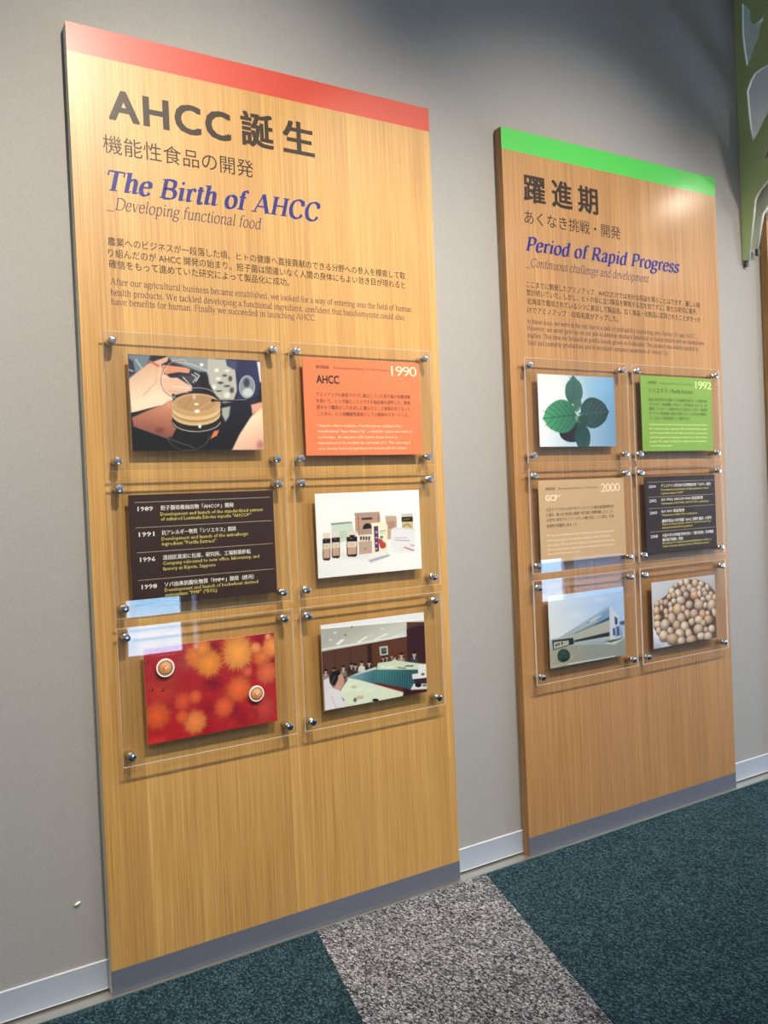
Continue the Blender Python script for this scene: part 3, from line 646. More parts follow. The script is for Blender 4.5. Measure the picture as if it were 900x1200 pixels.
  ('p',[(0.75,0.572),(0.761,0.543),(1.015,0.547),(1.46,0.654),(1.475,0.727),(0.738,0.624)],(214,224,200),0.008,1),
  ('p',[(0.306,0.66),(0.491,0.619),(0.731,0.585),(0.738,0.624),(0.675,0.781),(0.348,0.688)],(206,222,208),0.01,1),
  ('g',[(0.324,0.655),(0.73,0.615),(0.719,0.788),(0.639,0.791),(0.365,0.691)],(120,166,176),(70,116,128),(0.437,0.641),(0.678,0.736),0.01,1),
  ('g',[(0.724,0.619),(1.456,0.721),(1.457,0.85),(1.251,0.944),(1.123,0.909),(0.96,0.854),(0.715,0.78)],(72,132,136),(44,90,98),(0.792,0.631),(1.032,0.88),0.01,1),
  ('l',[(0.746,0.632),(0.734,0.79)],0.0045,(36,82,92),0.6),
  ('l',[(0.763,0.635),(0.752,0.785)],0.0036,(110,164,166),0.5),
  ('l',[(0.782,0.637),(0.769,0.8)],0.0045,(36,82,92),0.6),
  ('l',[(0.798,0.64),(0.787,0.795)],0.0036,(110,164,166),0.5),
  ('l',[(0.818,0.642),(0.804,0.81)],0.0045,(36,82,92),0.6),
  ('l',[(0.834,0.645),(0.823,0.805)],0.0036,(110,164,166),0.5),
  ('l',[(0.854,0.647),(0.84,0.819)],0.0045,(36,82,92),0.6),
  ('l',[(0.87,0.65),(0.858,0.815)],0.0036,(110,164,166),0.5),
  ('l',[(0.89,0.653),(0.876,0.829)],0.0045,(36,82,92),0.6),
  ('l',[(0.906,0.655),(0.894,0.824)],0.0036,(110,164,166),0.5),
  ('l',[(0.926,0.658),(0.911,0.839)],0.0045,(36,82,92),0.6),
  ('l',[(0.942,0.66),(0.93,0.834)],0.0036,(110,164,166),0.5),
  ('l',[(0.962,0.663),(0.947,0.849)],0.0045,(36,82,92),0.6),
  ('l',[(0.979,0.665),(0.966,0.844)],0.0036,(110,164,166),0.5),
  ('l',[(0.999,0.668),(0.983,0.859)],0.0045,(36,82,92),0.6),
  ('l',[(1.015,0.67),(1.002,0.854)],0.0036,(110,164,166),0.5),
  ('l',[(1.035,0.673),(1.019,0.869)],0.0045,(36,82,92),0.6),
  ('l',[(1.052,0.675),(1.038,0.864)],0.0036,(110,164,166),0.5),
  ('l',[(1.072,0.678),(1.056,0.879)],0.0045,(36,82,92),0.6),
  ('l',[(1.088,0.68),(1.075,0.874)],0.0036,(110,164,166),0.5),
  ('l',[(1.109,0.683),(1.092,0.889)],0.0045,(36,82,92),0.6),
  ('l',[(1.125,0.685),(1.111,0.884)],0.0036,(110,164,166),0.5),
  ('l',[(1.145,0.688),(1.129,0.899)],0.0045,(36,82,92),0.6),
  ('l',[(1.162,0.691),(1.148,0.895)],0.0036,(110,164,166),0.5),
  ('l',[(1.183,0.694),(1.165,0.91)],0.0045,(36,82,92),0.6),
  ('l',[(1.199,0.696),(1.184,0.905)],0.0036,(110,164,166),0.5),
  ('l',[(1.22,0.699),(1.202,0.92)],0.0045,(36,82,92),0.6),
  ('l',[(1.236,0.701),(1.221,0.915)],0.0036,(110,164,166),0.5),
  ('l',[(1.257,0.704),(1.239,0.93)],0.0045,(36,82,92),0.6),
  ('l',[(1.274,0.706),(1.258,0.925)],0.0036,(110,164,166),0.5),
  ('l',[(1.294,0.709),(1.276,0.94)],0.0045,(36,82,92),0.6),
  ('l',[(1.311,0.712),(1.295,0.935)],0.0036,(110,164,166),0.5),
  ('p',[(1.047,0.628),(1.46,0.654),(1.471,0.718),(1.045,0.659)],(210,226,208),0.01,1),
  ('l',[(1.046,0.639),(1.156,0.664)],0.0063,(120,90,70),1),
  ('l',[(1.158,0.636),(1.27,0.648)],0.0071,(60,60,62),1),
  ('e',(0.83,0.598),(0.028,0.004),(-0.001,0.011),(244,244,236),0.06,1),
  ('e',(0.901,0.616),(0.029,0.004),(-0.001,0.01),(244,244,236),0.06,1),
  ('e',(0.956,0.62),(0.029,0.004),(-0.001,0.011),(244,244,236),0.06,1),
  ('p',[(0.675,0.781),(0.729,0.777),(1.141,0.909),(1.117,1.001),(1.101,0.96)],(112,36,44),0.01,1),
  ('p',[(1.104,0.907),(1.468,0.977),(1.464,1.039),(1.098,0.998)],(64,28,34),0.01,1),
  ('p',[(0.221,0.803),(0.349,0.666),(0.485,0.708),(0.675,0.781),(1.11,0.954),(1.098,0.998),(0.591,1.01),(0.244,0.999)],(226,236,214),0.01,1),
  ('e',(0.379,0.738),(0.068,-0.006),(0.003,0.012),(244,246,236),0.5,0.8),
  ('e',(0.324,0.804),(0.067,-0.006),(0.002,0.01),(244,246,236),0.5,0.8),
  ('e',(0.478,0.827),(0.086,-0.006),(0.003,0.012),(244,246,236),0.5,0.8),
  ('e',(0.635,0.851),(0.087,-0.007),(0.003,0.012),(244,246,236),0.5,0.8),
  ('e',(0.81,0.923),(0.07,-0.005),(0.002,0.009),(244,246,236),0.5,0.8),
  ('e',(0.412,0.78),(0.038,0.005),(-0.001,0.014),(206,180,140),0.06,0.8),
  ('e',(0.491,0.919),(0.052,0.008),(-0.002,0.021),(214,180,160),0.06,0.9),
  ('e',(0.42,0.938),(0.024,0.003),(-0.002,0.026),(90,80,80),0.06,0.8),
  ('e',(0.702,0.985),(0.046,0.007),(-0.001,0.018),(30,30,32),0.06,1),
  ('p',[(1.248,0.749),(1.469,0.757),(1.472,0.828),(1.252,0.812)],(232,236,236),0.006,1),
  ('p',[(1.342,0.646),(1.464,0.65),(1.467,0.788),(1.338,0.77)],(236,238,238),0.006,1),
  ('e',(1.41,0.773),(0.027,0.003),(-0.001,0.018),(100,100,116),0.06,1),
  ('p',[(1.275,0.816),(1.472,0.824),(1.469,0.902),(1.278,0.874)],(56,40,48),0.006,1),
  ('p',[(1.214,0.939),(1.265,0.872),(1.469,0.899),(1.465,0.967)],(228,230,228),0.006,1),
  ('e',(1.334,0.898),(0.049,0.007),(-0.002,0.027),(24,20,26),0.06,1),
  ('p',[(1.396,0.901),(1.456,0.905),(1.458,0.932),(1.401,0.926)],(110,110,124),0.006,1),
  ('p',[(0.008,0.639),(0.079,0.62),(0.108,0.712),(0.154,0.793),(0.235,0.864),(0.314,0.98),(0.008,0.997)],(228,224,228),0.012,1),
  ('p',[(0.012,0.998),(0.018,0.83),(0.106,0.741),(0.214,0.787),(0.298,0.948),(0.313,1.002)],(232,228,236),0.012,1),
  ('l',[(0.101,0.843),(0.16,0.985)],0.0071,(200,196,208),0.8),
  ('p',[(0.234,0.879),(0.275,0.909),(0.269,0.929)],(90,90,96),0.01,1),
  ('e',(0.22,0.67),(0.061,0.001),(0.01,0.095),(206,160,140),0.15,1),
  ('p',[(0.263,0.676),(0.287,0.724),(0.268,0.736),(0.243,0.717)],(206,156,136),0.01,1),
  ('p',[(0.175,0.722),(0.249,0.763),(0.222,0.788),(0.123,0.751)],(210,168,148),0.012,1),
  ('e',(0.146,0.637),(0.055,0.018),(-0.025,0.08),(34,28,34),0.15,1),
  ('e',(0.183,0.583),(0.057,0.008),(-0.002,0.032),(28,24,30),0.2,1),
  ('l',[(0.164,0.617),(0.109,0.698)],0.0054,(130,134,146),0.6),
 ],
 'fuzz': [
  ('q',(176,38,42),(172,30,48),(190,30,38),(196,42,44)),
  ('e',(0.17,0.466),(0.218,0.04),(-0.009,0.175),(206,74,40),1,0.85),
  ('e',(0.391,0.457),(0.169,0.031),(-0.007,0.136),(176,40,36),1,0.85),
  ('e',(0.733,0.471),(0.146,0.027),(-0.006,0.117),(120,14,40),1,0.85),
  ('e',(1.078,0.46),(0.171,0.031),(-0.007,0.137),(176,44,44),1,0.85),
  ('e',(0.671,0.73),(0.171,0.032),(-0.007,0.137),(150,16,38),1,0.85),
  ('e',(0.963,0.809),(0.171,0.031),(-0.007,0.137),(136,14,40),1,0.85),
  ('e',(0.21,0.645),(0.097,0.018),(-0.005,0.078),(120,16,40),1,0.85),
  ('e',(0.611,0.941),(0.22,0.041),(-0.008,0.176),(164,18,36),1,0.85),
  ('e',(0.335,0.594),(0.072,0.014),(-0.003,0.059),(120,20,40),1,0.85),
  ('e',(1.286,0.745),(0.148,0.027),(-0.005,0.117),(190,60,56),1,0.85),
  ('e',(0.403,0.215),(0.145,0.026),(-0.006,0.116),(176,70,74),1,0.85),
  ('e',(0.752,0.082),(0.097,0.018),(-0.004,0.078),(110,10,34),1,0.85),
  ('e',(1.293,0.058),(0.098,0.017),(-0.004,0.077),(140,10,40),1,0.85),
  ('e',(0.875,0.571),(0.098,0.018),(-0.003,0.078),(190,50,40),1,0.85),
  ('e',(1.056,0.925),(0.147,0.027),(-0.006,0.117),(150,20,36),1,0.85),
  ('f',(0.108,0.712),0.153,(226,96,44),0.95,0),
  ('f',(0.565,0.146),0.142,(236,130,50),0.95,1),
  ('f',(0.695,0.243),0.159,(238,150,56),0.95,2),
  ('f',(0.63,0.072),0.102,(234,140,60),0.95,3),
  ('f',(1.0,0.029),0.156,(232,116,48),0.95,4),
  ('f',(1.029,0.181),0.193,(244,164,78),0.95,5),
  ('f',(1.309,0.256),0.114,(226,120,60),0.95,6),
  ('f',(1.362,0.438),0.136,(222,110,70),0.95,7),
  ('f',(1.436,0.157),0.125,(240,150,80),0.95,8),
  ('f',(1.24,0.146),0.068,(240,150,90),0.95,9),
  ('f',(1.13,0.396),0.063,(220,100,70),0.95,10),
  ('f',(1.023,0.573),0.153,(232,110,56),0.95,11),
  ('f',(0.843,0.742),0.119,(230,100,54),0.95,12),
  ('f',(0.513,0.849),0.136,(240,140,70),0.95,13),
  ('f',(0.388,0.604),0.102,(222,86,46),0.95,14),
  ('f',(0.526,0.58),0.08,(226,100,56),0.95,15),
  ('f',(0.375,0.769),0.074,(226,100,50),0.95,16),
  ('f',(1.307,0.835),0.159,(196,66,60),0.95,17),
  ('f',(1.156,0.894),0.085,(180,40,44),0.95,18),
  ('f',(0.226,0.329),0.125,(190,60,40),0.95,19),
  ('f',(0.907,0.946),0.085,(190,40,40),0.95,20),
  ('f',(1.392,0.039),0.04,(240,150,110),0.95,21),
  ('e',(1.186,0.929),(0.006,0.001),(0.0,0.006),(244,170,120),0.8,0.7),
  ('e',(0.214,0.811),(0.005,0.001),(-0.001,0.006),(244,170,120),0.8,0.7),
  ('e',(1.334,1.089),(0.005,0.001),(-0.001,0.005),(244,170,120),0.8,0.7),
  ('e',(0.365,0.63),(0.005,0.001),(0.0,0.006),(244,170,120),0.8,0.7),
  ('e',(0.378,0.33),(0.005,0.001),(0.0,0.005),(244,170,120),0.8,0.7),
  ('e',(0.883,0.862),(0.006,0.001),(0.0,0.006),(244,170,120),0.8,0.7),
  ('e',(1.114,0.96),(0.005,0.001),(0.0,0.006),(244,170,120),0.8,0.7),
  ('e',(0.495,0.384),(0.006,0.001),(0.0,0.005),(244,170,120),0.8,0.7),
  ('e',(0.335,0.913),(0.006,0.001),(0.0,0.005),(244,170,120),0.8,0.7),
  ('e',(0.677,0.57),(0.005,0.001),(0.0,0.005),(244,170,120),0.8,0.7),
  ('e',(0.823,0.635),(0.005,0.001),(0.0,0.005),(244,170,120),0.8,0.7),
  ('e',(0.656,0.695),(0.006,0.001),(0.0,0.005),(244,170,120),0.8,0.7),
  ('e',(0.683,0.767),(0.006,0.001),(0.0,0.005),(244,170,120),0.8,0.7),
  ('e',(0.389,0.732),(0.005,0.001),(0.0,0.005),(244,170,120),0.8,0.7),
  ('e',(0.182,0.705),(0.005,0.001),(-0.001,0.006),(244,170,120),0.8,0.7),
  ('e',(1.375,0.449),(0.006,0.001),(0.0,0.005),(244,170,120),0.8,0.7),
  ('e',(0.535,0.618),(0.006,0.001),(0.0,0.005),(244,170,120),0.8,0.7),
  ('e',(0.743,0.881),(0.005,0.001),(0.0,0.006),(244,170,120),0.8,0.7),
  ('e',(0.284,0.696),(0.005,0.001),(0.0,0.005),(244,170,120),0.8,0.7),
  ('e',(0.956,0.906),(0.005,0.001),(0.0,0.005),(244,170,120),0.8,0.7),
  ('e',(1.272,0.896),(0.006,0.001),(0.0,0.005),(244,170,120),0.8,0.7),
  ('e',(0.261,0.711),(0.005,0.001),(0.0,0.006),(244,170,120),0.8,0.7),
  ('e',(1.362,0.535),(0.005,0.001),(-0.001,0.005),(244,170,120),0.8,0.7),
  ('e',(1.291,1.081),(0.005,0.001),(-0.001,0.006),(244,170,120),0.8,0.7),
  ('e',(1.002,0.952),(0.006,0.001),(0.0,0.006),(244,170,120),0.8,0.7),
  ('e',(0.541,0.927),(0.005,0.001),(0.0,0.005),(244,170,120),0.8,0.7),
  ('e',(1.071,0.525),(0.005,0.001),(0.0,0.005),(244,170,120),0.8,0.7),
  ('e',(0.919,0.841),(0.006,0.001),(0.0,0.005),(244,170,120),0.8,0.7),
  ('e',(0.21,0.318),(0.006,0.001),(0.0,0.005),(244,170,120),0.8,0.7),
  ('e',(0.794,0.573),(0.005,0.001),(0.0,0.005),(244,170,120),0.8,0.7),
  ('e',(0.784,0.532),(0.005,0.001),(-0.001,0.005),(244,170,120),0.8,0.7),
  ('e',(0.075,0.281),(0.005,0.001),(-0.001,0.005),(244,170,120),0.8,0.7),
  ('e',(0.159,0.365),(0.005,0.001),(0.0,0.006),(244,170,120),0.8,0.7),
  ('e',(0.815,0.774),(0.005,0.001),(0.0,0.005),(244,170,120),0.8,0.7),
  ('e',(0.76,0.732),(0.005,0.001),(0.0,0.005),(244,170,120),0.8,0.7),
  ('e',(0.781,0.849),(0.006,0.001),(0.0,0.006),(244,170,120),0.8,0.7),
  ('e',(0.473,0.953),(0.006,0.001),(0.0,0.006),(244,170,120),0.8,0.7),
  ('e',(0.985,0.433),(0.005,0.0),(0.0,0.005),(244,170,120),0.8,0.7),
  ('e',(0.916,0.652),(0.005,0.001),(0.0,0.006),(244,170,120),0.8,0.7),
  ('e',(0.333,0.515),(0.005,0.001),(-0.001,0.005),(244,170,120),0.8,0.7),
  ('e',(0.062,0.434),(0.031,0.006),(-0.001,0.022),(110,14,30),0.6,1),
  ('e',(0.053,0.427),(0.009,0.002),(-0.001,0.007),(240,160,150),0.6,1),
  ('e',(0.176,0.455),(0.031,0.005),(-0.002,0.021),(110,14,30),0.6,1),
  ('e',(0.166,0.448),(0.01,0.002),(0.0,0.007),(240,160,150),0.6,1),
  ('e',(0.029,0.134),(0.032,0.006),(-0.001,0.022),(110,14,30),0.6,1),
  ('e',(0.02,0.128),(0.01,0.002),(-0.001,0.007),(240,160,150),0.6,1),
  ('e',(1.434,0.316),(0.032,0.006),(-0.001,0.022),(110,14,30),0.6,1),
  ('e',(1.425,0.309),(0.009,0.002),(-0.001,0.008),(240,160,150),0.6,1),
  ('p',[(0.003,0.939),(0.194,0.938),(0.191,1.006),(-0.0,1.005)],(226,60,44),0.05,0.8),
  ('n',0.1,60),
 ],
 'leaf': [
  ('q',(246,236,230),(110,168,214),(240,242,248),(108,150,190)),
  ('e',(0.298,0.332),(0.655,-0.019),(-0.021,0.53),(248,246,246),1,0.9),
  ('e',(1.174,0.15),(0.292,-0.011),(-0.007,0.157),(132,184,226),1,0.8),
  ('e',(0.602,0.796),(0.242,-0.002),(-0.006,0.143),(24,22,34),0.05,1),
  ('e',(0.669,0.834),(0.104,-0.001),(-0.003,0.064),(52,36,48),0.8,1),
  ('g',[(0.73,0.395),(0.746,0.385),(0.759,0.376),(0.77,0.367),(0.779,0.358),(0.788,0.35),(0.795,0.341),(0.802,0.332),(0.807,0.323),(0.812,0.315),(0.817,0.306),(0.821,0.297),(0.825,0.289),(0.828,0.28),(0.83,0.272),(0.832,0.263),(0.834,0.255),(0.835,0.246),(0.836,0.238),(0.837,0.229),(0.837,0.221),(0.837,0.213),(0.836,0.204),(0.835,0.196),(0.834,0.188),(0.833,0.179),(0.831,0.171),(0.829,0.163),(0.827,0.155),(0.824,0.146),(0.821,0.138),(0.818,0.13),(0.814,0.122),(0.81,0.114),(0.806,0.106),(0.802,0.098),(0.789,0.09),(0.778,0.083),(0.767,0.075),(0.757,0.067),(0.746,0.06),(0.736,0.052),(0.726,0.045),(0.717,0.037),(0.708,0.029),(0.699,0.021),(0.691,0.014),(0.684,0.006),(0.677,-0.002),(0.67,-0.01),(0.665,-0.018),(0.661,-0.026),(0.661,-0.026),(0.657,-0.017),(0.653,-0.008),(0.647,0.0),(0.64,0.009),(0.633,0.018),(0.625,0.027),(0.617,0.036),(0.608,0.045),(0.599,0.054),(0.59,0.063),(0.58,0.072),(0.57,0.081),(0.56,0.09),(0.55,0.099),(0.54,0.108),(0.527,0.117),(0.523,0.126),(0.52,0.134),(0.516,0.143),(0.513,0.151),(0.51,0.16),(0.508,0.168),(0.505,0.177),(0.503,0.185),(0.502,0.193),(0.5,0.202),(0.499,0.21),(0.498,0.218),(0.498,0.227),(0.498,0.235),(0.498,0.243),(0.499,0.251),(0.499,0.26),(0.501,0.268),(0.502,0.276),(0.504,0.284),(0.507,0.292),(0.509,0.3),(0.513,0.308),(0.516,0.316),(0.521,0.324),(0.525,0.332),(0.531,0.34),(0.537,0.348),(0.543,0.356),(0.551,0.364),(0.559,0.372),(0.569,0.379),(0.58,0.387),(0.593,0.394),(0.609,0.402)],(50,96,88),(62,112,104),(0.67,0.398),(0.661,-0.026),0.004,1),
  ('l',[(0.67,0.398),(0.661,-0.009)],0.0052,(30,70,68),0.9),
  ('l',[(0.669,0.381),(0.739,0.322),(0.797,0.246)],0.0043,(30,70,68),0.75),
  ('l',[(0.669,0.381),(0.598,0.331),(0.538,0.263)],0.0043,(30,70,68),0.75),
  ('l',[(0.668,0.318),(0.743,0.258),(0.807,0.181)],0.0043,(30,70,68),0.75),
  ('l',[(0.668,0.318),(0.591,0.268),(0.526,0.2)],0.0043,(30,70,68),0.75),
  ('l',[(0.667,0.254),(0.738,0.194),(0.798,0.118)],0.0043,(30,70,68),0.75),
  ('l',[(0.667,0.254),(0.593,0.204),(0.532,0.136)],0.0043,(30,70,68),0.75),
  ('l',[(0.665,0.191),(0.725,0.131),(0.774,0.055)],0.0043,(30,70,68),0.75),
  ('l',[(0.665,0.191),(0.604,0.14),(0.553,0.071)],0.0043,(30,70,68),0.75),
  ('l',[(0.664,0.127),(0.703,0.069),(0.735,-0.006)],0.0043,(30,70,68),0.75),
  ('l',[(0.664,0.127),(0.623,0.075),(0.589,0.005)],0.0043,(30,70,68),0.75),
  ('g',[(0.671,0.466),(0.657,0.45),(0.642,0.427),(0.629,0.42),(0.614,0.4),(0.601,0.399),(0.586,0.38),(0.574,0.383),(0.56,0.365),(0.548,0.371),(0.533,0.354),(0.522,0.362),(0.507,0.346),(0.496,0.355),(0.482,0.34),(0.47,0.351),(0.456,0.337),(0.445,0.35),(0.431,0.336),(0.42,0.35),(0.406,0.337),(0.396,0.352),(0.382,0.34),(0.371,0.356),(0.358,0.345),(0.347,0.362),(0.334,0.352),(0.323,0.369),(0.31,0.36),(0.299,0.378),(0.286,0.37),(0.276,0.388),(0.263,0.382),(0.252,0.4),(0.239,0.395),(0.229,0.413),(0.216,0.41),(0.206,0.428),(0.194,0.426),(0.183,0.444),(0.171,0.444),(0.161,0.462),(0.149,0.464),(0.139,0.482),(0.127,0.486),(0.117,0.51),(0.107,0.528),(0.098,0.554),(0.087,0.57),(0.077,0.589),(0.066,0.603),(0.055,0.614),(0.055,0.614),(0.068,0.621),(0.082,0.634),(0.095,0.647),(0.109,0.667),(0.123,0.683),(0.138,0.708),(0.151,0.718),(0.165,0.734),(0.177,0.734),(0.191,0.75),(0.203,0.748),(0.217,0.764),(0.229,0.761),(0.242,0.776),(0.254,0.771),(0.268,0.787),(0.28,0.78),(0.294,0.796),(0.305,0.788),(0.319,0.804),(0.33,0.794),(0.344,0.81),(0.355,0.799),(0.369,0.814),(0.38,0.802),(0.394,0.817),(0.405,0.804),(0.419,0.818),(0.43,0.804),(0.444,0.817),(0.455,0.802),(0.469,0.814),(0.48,0.799),(0.493,0.809),(0.504,0.793),(0.517,0.803),(0.528,0.785),(0.541,0.793),(0.552,0.775),(0.565,0.782),(0.576,0.763),(0.589,0.767),(0.6,0.747),(0.612,0.749),(0.623,0.728),(0.635,0.727),(0.646,0.705),(0.658,0.699),(0.668,0.675),(0.679,0.662),(0.689,0.633)],(40,108,82),(74,164,116),(0.68,0.552),(0.055,0.614),0.004,1),
  ('l',[(0.68,0.552),(0.08,0.611)],0.0052,(16,60,54),0.9),
  ('l',[(0.655,0.554),(0.561,0.463),(0.445,0.39)],0.0043,(16,60,54),0.75),
  ('l',[(0.655,0.554),(0.582,0.663),(0.483,0.756)],0.0043,(16,60,54),0.75),
  ('l',[(0.559,0.564),(0.466,0.464),(0.349,0.385)],0.0043,(16,60,54),0.75),
  ('l',[(0.559,0.564),(0.488,0.68),(0.391,0.78)],0.0043,(16,60,54),0.75),
  ('l',[(0.464,0.573),(0.372,0.479),(0.257,0.405)],0.0043,(16,60,54),0.75),
  ('l',[(0.464,0.573),(0.393,0.683),(0.296,0.779)],0.0043,(16,60,54),0.75),
  ('l',[(0.37,0.583),(0.28,0.506),(0.168,0.446)],0.0043,(16,60,54),0.75),
  ('l',[(0.37,0.583),(0.298,0.675),(0.2,0.756)],0.0043,(16,60,54),0.75),
  ('l',[(0.277,0.592),(0.19,0.544),(0.081,0.508)],0.0043,(16,60,54),0.75),
  ('l',[(0.277,0.592),(0.202,0.655),(0.103,0.712)],0.0043,(16,60,54),0.75),
  ('g',[(0.79,0.617),(0.801,0.632),(0.814,0.654),(0.825,0.661),(0.837,0.68),(0.848,0.682),(0.86,0.7),(0.87,0.698),(0.882,0.715),(0.893,0.71),(0.905,0.726),(0.915,0.72),(0.927,0.735),(0.938,0.727),(0.949,0.742),(0.96,0.732),(0.972,0.746),(0.982,0.734),(0.994,0.748),(1.004,0.735),(1.016,0.748),(1.026,0.734),(1.038,0.746),(1.048,0.732),(1.06,0.742),(1.07,0.727),(1.082,0.737),(1.092,0.722),(1.103,0.73),(1.114,0.714),(1.125,0.722),(1.135,0.705),(1.147,0.712),(1.157,0.695),(1.169,0.7),(1.179,0.683),(1.19,0.687),(1.2,0.67),(1.212,0.672),(1.222,0.656),(1.233,0.656),(1.244,0.639),(1.255,0.638),(1.265,0.621),(1.276,0.618),(1.286,0.594),(1.297,0.577),(1.307,0.553),(1.317,0.537),(1.327,0.519),(1.338,0.506),(1.349,0.496),(1.349,0.496),(1.337,0.488),(1.325,0.475),(1.313,0.462),(1.3,0.442),(1.288,0.427),(1.275,0.402),(1.264,0.392),(1.252,0.377),(1.24,0.376),(1.228,0.361),(1.217,0.362),(1.205,0.347),(1.194,0.35),(1.182,0.335),(1.171,0.339),(1.159,0.324),(1.148,0.33),(1.136,0.315),(1.125,0.323),(1.113,0.308),(1.102,0.316),(1.09,0.302),(1.08,0.311),(1.068,0.297),(1.057,0.308),(1.046,0.294),(1.035,0.306),(1.023,0.293),(1.013,0.306),(1.001,0.294),(0.991,0.307),(0.979,0.296),(0.969,0.31),(0.957,0.3),(0.947,0.315),(0.936,0.306),(0.926,0.322),(0.914,0.315),(0.904,0.331),(0.893,0.326),(0.883,0.343),(0.872,0.339),(0.862,0.357),(0.851,0.356),(0.841,0.375),(0.83,0.376),(0.821,0.396),(0.81,0.401),(0.8,0.423),(0.79,0.435),(0.781,0.462)],(34,80,72),(26,50,60),(0.785,0.537),(1.349,0.496),0.004,1),
  ('l',[(0.785,0.537),(1.326,0.498)],0.0052,(66,106,98),0.9),
  ('l',[(0.807,0.536),(0.884,0.624),(0.984,0.696)],0.0043,(66,106,98),0.75),
  ('l',[(0.807,0.536),(0.874,0.437),(0.964,0.351)],0.0043,(66,106,98),0.75),
  ('l',[(0.89,0.529),(0.968,0.626),(1.069,0.705)],0.0043,(66,106,98),0.75),
  ('l',[(0.89,0.529),(0.957,0.422),(1.047,0.329)],0.0043,(66,106,98),0.75),
  ('l',[(0.974,0.523),(1.052,0.615),(1.153,0.69)],0.0043,(66,106,98),0.75),
  ('l',[(0.974,0.523),(1.041,0.421),(1.133,0.332)],0.0043,(66,106,98),0.75),
  ('l',[(1.058,0.517),(1.136,0.593),(1.237,0.654)],0.0043,(66,106,98),0.75),
  ('l',[(1.058,0.517),(1.127,0.431),(1.22,0.355)],0.0043,(66,106,98),0.75),
  ('l',[(1.143,0.511),(1.22,0.559),(1.32,0.598)],0.0043,(66,106,98),0.75),
  ('l',[(1.143,0.511),(1.214,0.452),(1.309,0.399)],0.0043,(66,106,98),0.75),
  ('g',[(0.742,0.708),(0.728,0.716),(0.717,0.724),(0.708,0.732),(0.7,0.74),(0.693,0.748),(0.687,0.756),(0.681,0.764),(0.677,0.772),(0.672,0.78),(0.669,0.788),(0.666,0.795),(0.663,0.803),(0.66,0.811),(0.658,0.818),(0.657,0.826),(0.656,0.834),(0.655,0.841),(0.654,0.849),(0.654,0.856),(0.654,0.864),(0.654,0.871),(0.655,0.879),(0.656,0.886),(0.657,0.894),(0.658,0.901),(0.66,0.909),(0.662,0.916),(0.665,0.924),(0.667,0.931),(0.67,0.938),(0.673,0.946),(0.676,0.953),(0.68,0.96),(0.683,0.968),(0.687,0.975),(0.692,0.982),(0.696,0.99),(0.701,0.997),(0.706,1.004),(0.711,1.012),(0.717,1.019),(0.723,1.026),(0.729,1.033),(0.736,1.041),(0.743,1.048),(0.751,1.055),(0.759,1.062),(0.768,1.069),(0.786,1.076),(0.803,1.083),(0.814,1.09),(0.814,1.09),(0.825,1.082),(0.841,1.074),(0.858,1.065),(0.867,1.057),(0.874,1.049),(0.881,1.041),(0.888,1.033),(0.894,1.026),(0.899,1.018),(0.905,1.01),(0.91,1.002),(0.914,0.994),(0.919,0.986),(0.923,0.978),(0.927,0.971),(0.93,0.963),(0.934,0.955),(0.937,0.947),(0.94,0.94),(0.942,0.932),(0.945,0.924),(0.947,0.916),(0.949,0.909),(0.95,0.901),(0.952,0.893),(0.953,0.886),(0.953,0.878),(0.954,0.87),(0.954,0.863),(0.954,0.855),(0.954,0.847),(0.953,0.84),(0.952,0.832),(0.951,0.825),(0.949,0.817),(0.947,0.81),(0.945,0.802),(0.942,0.795),(0.939,0.787),(0.935,0.78),(0.931,0.772),(0.927,0.765),(0.921,0.758),(0.916,0.75),(0.91,0.743),(0.903,0.736),(0.895,0.729),(0.886,0.722),(0.876,0.715),(0.864,0.708),(0.849,0.701)],(22,62,64),(40,96,96),(0.796,0.704),(0.814,1.09),0.004,1),
  ('l',[(0.796,0.704),(0.813,1.074)],0.0052,(14,44,48),0.9),
  ('l',[(0.796,0.72),(0.737,0.774),(0.688,0.842)],0.0043,(14,44,48),0.75),
  ('l',[(0.796,0.72),(0.861,0.766),(0.917,0.829)],0.0043,(14,44,48),0.75),
  ('l',[(0.799,0.778),(0.734,0.832),(0.681,0.9)],0.0043,(14,44,48),0.75),
  ('l',[(0.799,0.778),(0.869,0.824),(0.929,0.887)],0.0043,(14,44,48),0.75),
  ('l',[(0.802,0.836),(0.74,0.889),(0.69,0.957)],0.0043,(14,44,48),0.75),
  ('l',[(0.802,0.836),(0.869,0.882),(0.926,0.945)],0.0043,(14,44,48),0.75),
  ('l',[(0.805,0.893),(0.754,0.946),(0.713,1.014)],0.0043,(14,44,48),0.75),
  ('l',[(0.805,0.893),(0.861,0.941),(0.909,1.004)],0.0043,(14,44,48),0.75),
  ('l',[(0.807,0.951),(0.775,1.003),(0.748,1.07)],0.0043,(14,44,48),0.75),
  ('l',[(0.807,0.951),(0.845,1.0),(0.878,1.064)],0.0043,(14,44,48),0.75),
  ('p',[(0.637,0.348),(0.794,0.331),(0.808,0.421),(0.717,0.513),(0.657,0.488)],(58,104,88),0.02,1),
  ('e',(0.798,0.653),(0.122,-0.002),(-0.005,0.116),(28,66,60),0.3,1),
  ('l',[(0.681,0.539),(0.722,0.603),(0.745,0.654)],0.0138,(70,130,98),1),
  ('l',[(0.7,0.5),(0.772,0.434)],0.0121,(84,138,104),1),
  ('l',[(0.75,0.538),(0.839,0.497)],0.0087,(30,70,60),1),
  ('n',0.05,70),
 ],
 'building': [
  ('q',(196,214,240),(176,206,244),(170,170,160),(150,156,160)),
  ('g',[(-0.011,-0.008),(1.467,-0.007),(1.469,0.553),(0.013,0.596)],(172,200,238),(222,228,234),(1.025,0.061),(0.174,0.536),0.004,1),
